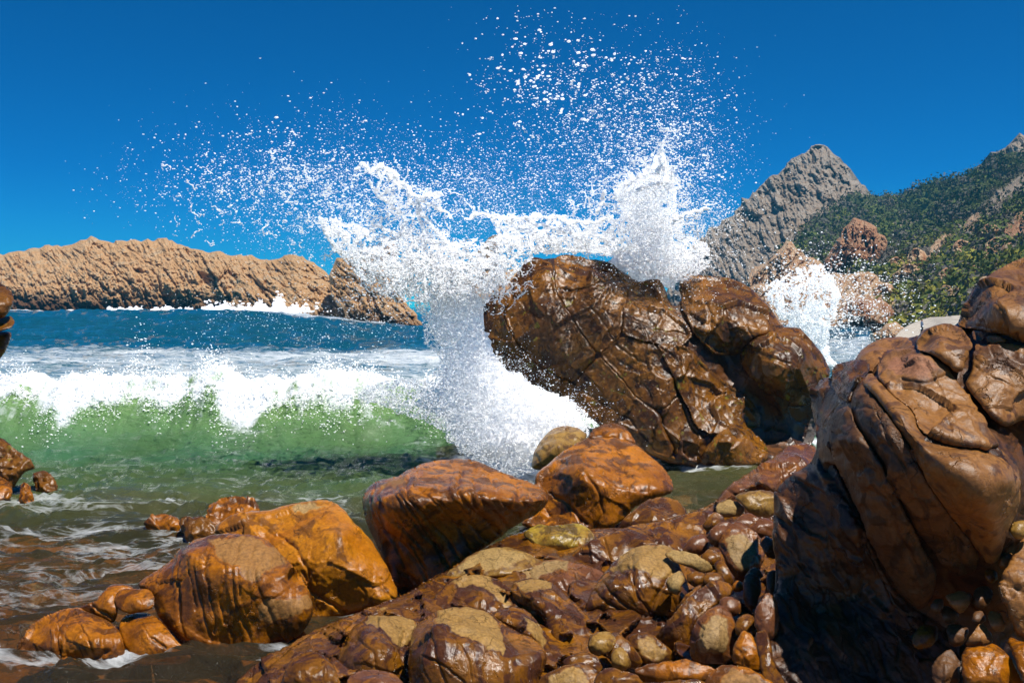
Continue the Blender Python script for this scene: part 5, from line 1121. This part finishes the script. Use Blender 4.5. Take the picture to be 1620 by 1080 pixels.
def threads(paths, seed, jit=3.0, rad=(1.2, 2.4), step=0.8, splat=0.5):
    """ligaments: chains of overlapping beads along wandering paths"""
    r = np.random.default_rng(seed); X, Y, Rr = [], [], []
    for k, p in enumerate(paths):
        p = np.array(p, float); L = np.r_[0, np.cumsum(np.hypot(*np.diff(p, axis=0).T))]
        s_ = np.arange(0, L[-1], step); x = np.interp(s_, L, p[:, 0]); y = np.interp(s_, L, p[:, 1])
        z_ = np.zeros(len(x))
        x = x + jit * fbm(np.c_[s_ / 14, z_ + k * 3.1, z_], 3, seed); y = y + jit * fbm(np.c_[s_ / 14, z_ + k * 3.1, z_ + 7], 3, seed)
        rr_ = rad[0] + (rad[1] - rad[0]) * np.clip(0.5 + fbm(np.c_[s_ / 9, z_ + k, z_ + 3], 3, seed + 1), 0, 1)
        rr_ = rr_ * np.clip(np.minimum(s_, L[-1] - s_) / 12 + .45, 0, 1)
        X.append(x); Y.append(y); Rr.append(rr_)
        ns = int(len(x) * splat)
        i = r.integers(0, len(x), ns); X.append(x[i] + r.normal(size=ns) * 3.5); Y.append(y[i] + r.normal(size=ns) * 3.5); Rr.append(r.uniform(.5, 1.2, ns))
    return np.concatenate(X), np.concatenate(Y), np.concatenate(Rr)

def wander(x, y, ang, L, seed, turn=0.5, n=10):
    r = np.random.default_rng(seed); p = [(x, y)]
    for k in range(n):
        ang += r.normal() * turn / math.sqrt(n) * 1.2; x += math.cos(ang) * L / n; y += math.sin(ang) * L / n; p.append((x, y))
    return p

def foam_disp(seed, a=0.12, k=1.0):
    def f(V, X, Y):
        return a * (ridged(V * 1.6 * k, 5, seed, .6) - .5) + a * .5 * fbm(V * 7 * k, 3, seed + 1) + a * .28 * fbm(V * 20 * k, 2, seed + 2)
    return f
def foam_body(name, label, ol, d, R, T, seed, a=.12, jag=9, k=1.0, ctrl=None):
    fn = rbf([(x, y, z) for x, y, z in ctrl], 10) if ctrl else (lambda X, Y: np.full(np.shape(X), d))
    me = relief(ol, fn, R, T, 2.0, foam_disp(seed, a, k), jag=jag, it=2, seed=seed)
    A = np.array(ol); return place(name, me, WW, unproj(A[:, 0].mean(), A[:, 1].max(), d), label=label, cat='spray', kind='stuff')

r = np.random.default_rng(77)
def dep(n, d=17.6, s=0.45): return d + r.normal(size=n) * s

# 1. cascade of white water between the wave and the rock
foam_body('white_water', 'solid white surge piled against the left foot of the central rock',
    [(672, 470), (700, 452), (735, 450), (765, 470), (757, 500), (765, 535), (795, 585), (845, 612), (905, 640), (932, 672), (905, 690), (870, 700), (845, 735), (800, 735), (750, 715), (722, 690), (690, 650), (650, 640), (690, 610), (715, 585), (700, 552), (682, 530), (690, 500)],
    17.6, .5, .6, 601, a=.12, ctrl=[(700, 460, 18.0), (770, 500, 18.0), (900, 650, 17.8), (850, 730, 16.9), (750, 700, 17.2), (680, 640, 18.5), (760, 600, 17.6)])
x, y = fill([(655, 470), (690, 435), (760, 432), (800, 445), (775, 475), (760, 500), (768, 540), (800, 585), (850, 610), (915, 640), (945, 672), (925, 690), (885, 700), (862, 745), (810, 755), (760, 735), (722, 712), (700, 680), (640, 655), (600, 640), (560, 625), (600, 600), (680, 598), (700, 570), (672, 545), (668, 515)], 27000, 602, web=16, thr=-.2)
drops('white_water', 'dense curtain of white droplets falling left of the central rock', x, y, 17.2 + .55 * r.normal(size=len(x)) * .6 + (720 - y) * .002, r.uniform(.5, 1.35, len(x)), seed=1)
# 2. lacy web above it
x, y = fill([(520, 345), (560, 350), (600, 375), (650, 380), (700, 385), (750, 395), (790, 372), (850, 365), (960, 370), (1000, 390), (960, 404), (900, 398), (845, 402), (815, 430), (800, 450), (760, 455), (690, 470), (655, 480), (600, 465), (560, 430), (530, 400)], 21000, 603, web=21, thr=.45)
drops('splash_web', 'lacy web of white spray in front of the headland', x, y, dep(len(x), 17.7, .5), r.uniform(.55, 1.5, len(x)), seed=2)
x, y = fill([(600, 410), (660, 400), (730, 410), (800, 405), (800, 450), (700, 480), (640, 470)], 9000, 604, web=22, thr=.1)
drops('splash_web', 'thicker white spray at the root of the left plume', x, y, dep(len(x), 17.8, .5), r.uniform(.6, 1.5, len(x)), seed=3)
x, y = fill([(770, 342), (860, 340), (940, 348), (1000, 320), (1010, 400), (960, 402), (900, 398), (850, 402), (820, 380), (790, 360)], 9000, 605, web=24, thr=.25)
drops('splash_web', 'sheet of spray hanging above the top of the central rock', x, y, dep(len(x), 18.6, .4), r.uniform(.6, 1.4, len(x)), seed=4)
x, y = fill([(596, 262), (622, 262), (646, 288), (690, 306), (700, 322), (684, 340), (712, 372), (750, 398), (770, 432), (700, 462), (648, 440), (612, 400), (628, 350), (606, 312), (590, 285)], 4200, 606, web=26, thr=.5)
drops('splash_web', 'torn diagonal sheet of the left plume below its curling top', x, y, dep(len(x), 17.7, .35), r.uniform(.5, 1.4, len(x)), seed=11)
x, y = fill([(500, 340), (530, 345), (560, 385), (600, 392), (640, 420), (610, 440), (560, 420), (525, 395)], 2200, 607, web=18, thr=.35)
drops('splash_web', 'small ragged tongue of spray at the left end of the splash', x, y, dep(len(x), 17.6, .35), r.uniform(.5, 1.4, len(x)), seed=12)
# 3. ligaments
base_paths = [
    [(562, 268), (575, 259), (584, 271), (604, 261), (622, 273), (640, 293), (658, 311), (681, 310), (702, 305)],
    [(585, 284), (592, 300), (599, 311), (619, 324), (637, 341)], [(600, 265), (625, 280), (640, 300)], [(622, 275), (615, 287)],
    [(640, 296), (650, 315), (666, 335), (676, 350), (690, 366), (705, 382), (725, 392), (738, 394)],
    [(655, 312), (672, 320), (690, 330), (705, 338), (712, 345)], [(660, 315), (664, 345), (672, 372), (690, 400)], [(637, 341), (640, 362), (655, 385)],
    [(735, 344), (761, 338), (780, 342), (791, 344), (830, 345), (860, 342), (900, 350), (940, 352), (970, 340)],
    [(516, 345), (512, 358), (522, 380), (535, 395), (552, 400), (575, 402)], [(532, 350), (545, 375), (560, 395), (590, 400), (620, 398)],
    [(600, 358), (620, 368), (650, 372), (690, 380), (720, 395), (750, 410)], [(740, 395), (745, 385), (758, 378)], [(580, 372), (592, 362), (605, 358)],
    [(783, 345), (787, 365), (792, 380), (805, 392)], [(800, 346), (822, 362), (850, 372), (880, 376)], [(830, 346), (850, 356), (880, 360), (905, 372)],
    [(893, 345), (905, 365), (920, 380)], [(943, 340), (950, 320), (958, 300)], [(1050, 270), (1046, 240), (1048, 222)], [(1060, 356), (1080, 340), (1110, 332), (1122, 330)],
    [(984, 300), (1000, 285), (1030, 275), (1050, 262)], [(1000, 305), (1012, 300), (1040, 290), (1060, 285)]]
extra = []
for k in range(150):
    a = r.integers(0, len(base_paths)); q = base_paths[a][r.integers(0, len(base_paths[a]))]
    extra.append(wander(q[0] + r.normal() * 12, q[1] + r.normal() * 9 + 5, r.uniform(0, 6.28), r.uniform(12, 50), 900 + k, 1.3))
for k in range(170):
    extra.append(wander(r.uniform(560, 830), r.uniform(385, 470), r.uniform(0, 6.28), r.uniform(15, 60), 1200 + k, 1.6))
for k in range(40):
    extra.append(wander(r.uniform(250, 540), 300 + r.normal() * 45, r.uniform(0, .9), r.uniform(6, 26), 1500 + k, .9))
x, y, q = threads(base_paths, 611, 5, (1.4, 3.6), .8, .8)
drops('splash_ligaments', 'thick curling strands of white water at the top of the left plume', x, y, 17.6 + .2 * np.sin(x / 30) + .04 * r.normal(size=len(x)), q, seed=5)
x, y, q = threads(extra, 612, 5, (.5, 1.5), 1.0, .4)
drops('splash_ligaments', 'fine threads of water joining the strands of the splash', x, y, 17.8 + .3 * np.sin(x / 17 + y / 23) + .04 * r.normal(size=len(x)), q, seed=6)
# 4. column of white water above the saddle
foam_body('splash_column', 'tall smooth column of white water shooting up behind the central rock',
    [(980, 304), (996, 296), (1010, 286), (1026, 282), (1036, 272), (1044, 250), (1050, 250), (1050, 276), (1062, 284), (1052, 300), (1046, 318), (1048, 345), (1060, 362), (1064, 385), (1088, 404), (1092, 420), (1076, 442), (1060, 466), (1040, 450), (1015, 452), (985, 430), (962, 414), (980, 398), (1008, 388), (1014, 368), (1004, 345), (990, 324)],
    20.6, .35, .5, 621, a=.16, jag=13, k=.9, ctrl=[(985, 300, 20.6), (1050, 270, 20.6), (1050, 330, 20.4), (1030, 360, 20.5), (980, 410, 20.9), (1040, 430, 20.8), (1090, 410, 20.9)])
x, y = fill([(970, 300), (1000, 275), (1045, 255), (1072, 280), (1066, 320), (1085, 370), (1125, 390), (1120, 425), (1085, 445), (1020, 435), (955, 405), (940, 395), (990, 385), (995, 350)], 12000, 622, web=24, thr=-.1)
drops('splash_column', 'frothy droplets wrapping the tall column of white water', x, y, 20.3 + .3 * r.normal(size=len(x)), r.uniform(.5, 1.5, len(x)), seed=7)
# 5. flying droplets
def cloud(n, cx, cy, sx, sy, ang, seed, clump=0.8, r0=.45, r1=1.6, pw=2.2):
    r_ = np.random.default_rng(seed); u = r_.normal(size=n * 2) * sx; v = r_.normal(size=n * 2) * sy
    a = math.radians(ang); x = cx + u * math.cos(a) - v * math.sin(a); y = cy + u * math.sin(a) + v * math.cos(a)
    k = r_.uniform(size=len(x)) < np.clip(.5 + clump * fbm(np.c_[x / 26, y / 26, np.full(len(x), seed * .1)], 3, seed), .04, 1)
    x, y = x[k][:n], y[k][:n]
    return x, y, r0 * .62 + (r1 * .8 - r0 * .62) * r_.uniform(size=len(x)) ** (pw * 1.35)
def group(name, label, specs, d, sd, seed):
    A = [cloud(*sp_) for sp_ in specs]; x = np.concatenate([a[0] for a in A]); y = np.concatenate([a[1] for a in A]); q = np.concatenate([a[2] for a in A])
    k = y > 8; x, y, q = x[k], y[k], q[k]
    drops(name, label, x, y, d + sd * np.random.default_rng(seed).normal(size=len(x)), q, seed=seed)
group('droplets', 'wide fan of white droplets high above the central rock', [
    (1500, 960, 190, 85, 75, 20, 31, 1.0, .45, 2.2, 3.2), (1800, 1055, 230, 45, 85, 0, 32, 1.0, .45, 2.2, 3.0), (2600, 1040, 300, 58, 60, 0, 33, .9, .45, 2.4, 2.6),
    (1500, 900, 280, 85, 55, 0, 34, .9, .4, 1.7, 2.6), (700, 860, 120, 60, 50, 30, 35, 1.2, .6, 3.2, 3.0), (350, 1130, 250, 28, 80, 0, 36, .8, .45, 1.7, 2.5), (2600, 1000, 350, 55, 40, 0, 37, .8, .4, 2.0, 2.4)], 18.8, .8, 41)
group('droplets', 'fan of droplets thrown up to the left above the headland', [
    (1700, 470, 285, 85, 42, 18, 51, 1.1, .45, 2.2, 3.0), (1300, 380, 290, 75, 38, 12, 52, 1.1, .4, 2.2, 2.8), (900, 540, 320, 50, 45, 25, 53, 1.0, .45, 2.5, 2.6), (1100, 600, 350, 70, 40, 15, 54, .9, .4, 2.0, 2.4),
    (350, 250, 300, 50, 35, 10, 55, 1.0, .4, 1.6, 3), (900, 430, 355, 70, 32, 15, 56, .8, .35, 1.3, 3), (600, 580, 230, 60, 35, 20, 57, .9, .4, 1.6, 3)], 17.6, .7, 42)
group('droplets', 'loose droplets drifting between the left plume and the column', [
    (2600, 780, 310, 80, 45, 0, 61, .9, .4, 1.9, 2.8), (1300, 700, 290, 60, 40, 10, 62, .9, .4, 2.0, 3), (1700, 1090, 370, 30, 48, 0, 64, .9, .4, 2.0, 2.4), (1200, 1130, 375, 28, 28, 0, 65, .9, .4, 1.5, 2.6)], 18.2, .6, 43)
group('droplets', 'stray droplets in front of the blue swell and the headland', [
    (1500, 560, 500, 90, 40, 0, 71, .7, .35, 1.3, 2.6), (700, 380, 500, 90, 30, 0, 72, .6, .3, 1.0, 2.6), (1300, 620, 450, 40, 40, 0, 73, .9, .45, 2.2, 2.6), (1600, 800, 600, 34, 30, 40, 74, .8, .35, 1.2, 2.6), (1300, 880, 640, 50, 22, 20, 75, .8, .35, 1.2, 2.6)], 16.9, .5, 44)
group('fine_mist', 'haze of very fine droplets around both plumes', [
    (5200, 1020, 280, 75, 75, 0, 91, .8, .42, 1.0, 3), (4200, 560, 330, 90, 55, 15, 92, .8, .42, 1.0, 3), (3000, 800, 330, 90, 50, 0, 93, .7, .42, .9, 3), (2000, 1080, 380, 50, 40, 0, 94, .7, .42, .9, 3)], 18.3, .9, 47)
# clots: small joined clumps of droplets
cx = np.concatenate([r.normal(470, 80, 120), r.normal(1040, 45, 170), r.normal(940, 70, 90), r.normal(600, 60, 80)]); cy = np.concatenate([r.normal(300, 38, 120), r.normal(270, 60, 170), r.normal(170, 50, 90), r.normal(330, 45, 80)])
k_ = r.integers(3, 12, len(cx)); ii = np.repeat(np.arange(len(cx)), k_); an = r.uniform(0, 3.14, len(cx))[ii]; rr_ = r.normal(size=len(ii)) * 3.4
x = cx[ii] + rr_ * np.cos(an) + r.normal(size=len(ii)) * 1.3; y = cy[ii] + rr_ * np.sin(an) + r.normal(size=len(ii)) * 1.3
drops('droplet_clots', 'small torn clots of white water among the flying droplets', x, y, (18.2 + .5 * r.normal(size=len(cx)))[ii], r.uniform(.5, 1.5, len(x)), seed=45)
# 6. small splash in the gap at the right
x, y = fill([(1205, 455), (1240, 440), (1262, 425), (1300, 420), (1318, 440), (1330, 470), (1322, 500), (1308, 540), (1318, 590), (1290, 560), (1262, 520), (1235, 500), (1215, 480)], 6000, 651, web=20, thr=.3)
drops('small_splash', 'smaller burst of white spray behind the gap right of the central rock', x, y, 24 + .4 * r.normal(size=len(x)), r.uniform(.5, 1.8, len(x)), seed=8)
foam_body('small_splash', 'solid heart of the smaller splash behind the gap', [(1232, 512), (1250, 500), (1270, 492), (1286, 480), (1296, 488), (1300, 512), (1308, 545), (1318, 580), (1304, 580), (1270, 545)], 25.4, .3, .3, 652, a=.2, jag=14)
group('small_splash', 'droplets scattered from the smaller splash over the rocky point', [(2600, 1310, 490, 55, 42, 20, 81, .9, .45, 2.2, 2.4), (2200, 1285, 470, 42, 38, 10, 84, 1.1, .45, 2.0, 2.4), (1200, 1370, 470, 45, 40, 10, 82, .9, .4, 1.8, 2.6), (700, 1330, 540, 30, 22, 10, 83, .8, .4, 1.6, 2.4)], 23.0, .5, 46)
# 7. froth thrown up along the breaking crest
def crest_froth():
    n = 40000; X_ = r.uniform(-13.5, 1.0, n)
    z_ = np.zeros(n)
    jet = np.clip(fbm(np.c_[X_ * 1.5, z_, z_], 4, 701) * 1.0 + .35, 0, 1.5)
    hump = 0.35 * np.exp(-((X_ + 6.7) / .5) ** 2) + .28 * np.exp(-((X_ + 3.7) / .8) ** 2) + .25 * np.exp(-((X_ + 8.4) / .3) ** 2) + .1
    up = np.abs(r.normal(size=n)) ** 1.3 * (jet ** 2 * .42 + hump * .55) * .8
    dn = r.uniform(size=n)
    yc_ = 22.6 + 0.9 * fbm(np.c_[X_ * 0.22, z_, z_], 2, 101)
    am = (1.18 + 0.38 * fbm(np.c_[X_ * 0.5, z_, z_ + 2], 3, 102) + 0.36 * np.exp(-((X_ + 6.5) / 0.6) ** 2) + 0.20 * np.exp(-((X_ + 3.7) / 1.0) ** 2) + 0.10 * np.abs(fbm(np.c_[X_ * 2.2, z_, z_], 3, 104)))
    veil_ = fbm(np.c_[X_ * 0.8, z_, z_], 3, 121)
    front = r.uniform(size=n) < .45
    s1 = -0.45 - np.abs(r.normal(size=n)) * np.clip(.6 + .75 * veil_, .15, 2) * .8
    pf = 1.0 / (1 + np.exp(-(s1 + 1.35) / 0.48)) * 1.06; pf = np.minimum(pf, 1)
    zf = am * pf + r.uniform(0, .07, n); yf = yc_ + s1 - 0.45 * pf ** 3 * (am / 1.2) - .06
    zb = am * (.98) + up; yb = yc_ - .3 + r.normal(size=n) * .3
    Z = np.where(front, zf, zb); Y_ = np.where(front, yf, yb)
    net = 1 - 3 * np.abs(perlin(np.c_[X_ * 3.2, Z * 4.5, z_], 702)); net = np.maximum(net, 1 - 3 * np.abs(perlin(np.c_[X_ * 8, Z * 9, z_], 703)))
    k = r.uniform(size=n) < np.clip((net - .15) * 2.2 + .08, .03, 1)
    P = np.c_[X_, Y_, Z][k]; rel_ = P - CAMP; dd_ = rel_ @ FW
    return 810 + F * (rel_ @ RT) / dd_, 540 - F * (rel_ @ UP) / dd_, dd_
x, y, d_ = crest_froth()
drops('crest_froth', 'torn white froth leaping along the crest of the breaking green wave', x, y, d_, .4 + 1.3 * r.uniform(size=len(x)) ** 2.2, cat='foam', seed=9)
# surf at the foot of the headland
x = np.concatenate([r.normal(435, 22, 2600), r.uniform(170, 470, 5200), r.normal(348, 10, 500)]); n = len(x)
hgt = np.concatenate([np.full(2600, 11.), np.full(5200, 4.6), np.full(500, 9.)])
y = 494 - np.abs(r.normal(size=n)) * hgt * np.clip(.55 + .9 * fbm(np.c_[x / 16, x * 0, x * 0], 3, 801), .2, .95) ; y = np.clip(y, 455, 496)
drops('surf', 'line of white surf breaking at the foot of the headland', x, y, 142 + r.normal(size=n) * 3 , r.uniform(.8, 2.2, n), cat='foam', seed=10)

# ---------- thin sea air
hb = bpy.data.meshes.new('haze')
X0, X1, Y0, Y1, Z0, Z1 = -1500, 1500, -70, 1600, -6, 100
hb.from_pydata([(x_, y_, z_) for x_ in (X0, X1) for y_ in (Y0, Y1) for z_ in (Z0, Z1)], [], [(0, 1, 3, 2), (4, 6, 7, 5), (0, 4, 5, 1), (2, 3, 7, 6), (0, 2, 6, 4), (1, 5, 7, 3)])
hm = bpy.data.materials.new('haze'); hm.use_nodes = True; t = hm.node_tree; t.nodes.clear()
o = t.nodes.new('ShaderNodeOutputMaterial'); pv = t.nodes.new('ShaderNodeVolumePrincipled')
pv.inputs['Color'].default_value = (0.08, 0.62, 1.0, 1); pv.inputs['Density'].default_value = 0.00034; pv.inputs['Anisotropy'].default_value = 0.2
t.links.new(pv.outputs[0], o.inputs['Volume'])
link('haze', hb, hm, kind='stuff', label='thin sea haze over the bay and the mountain', cat='haze')
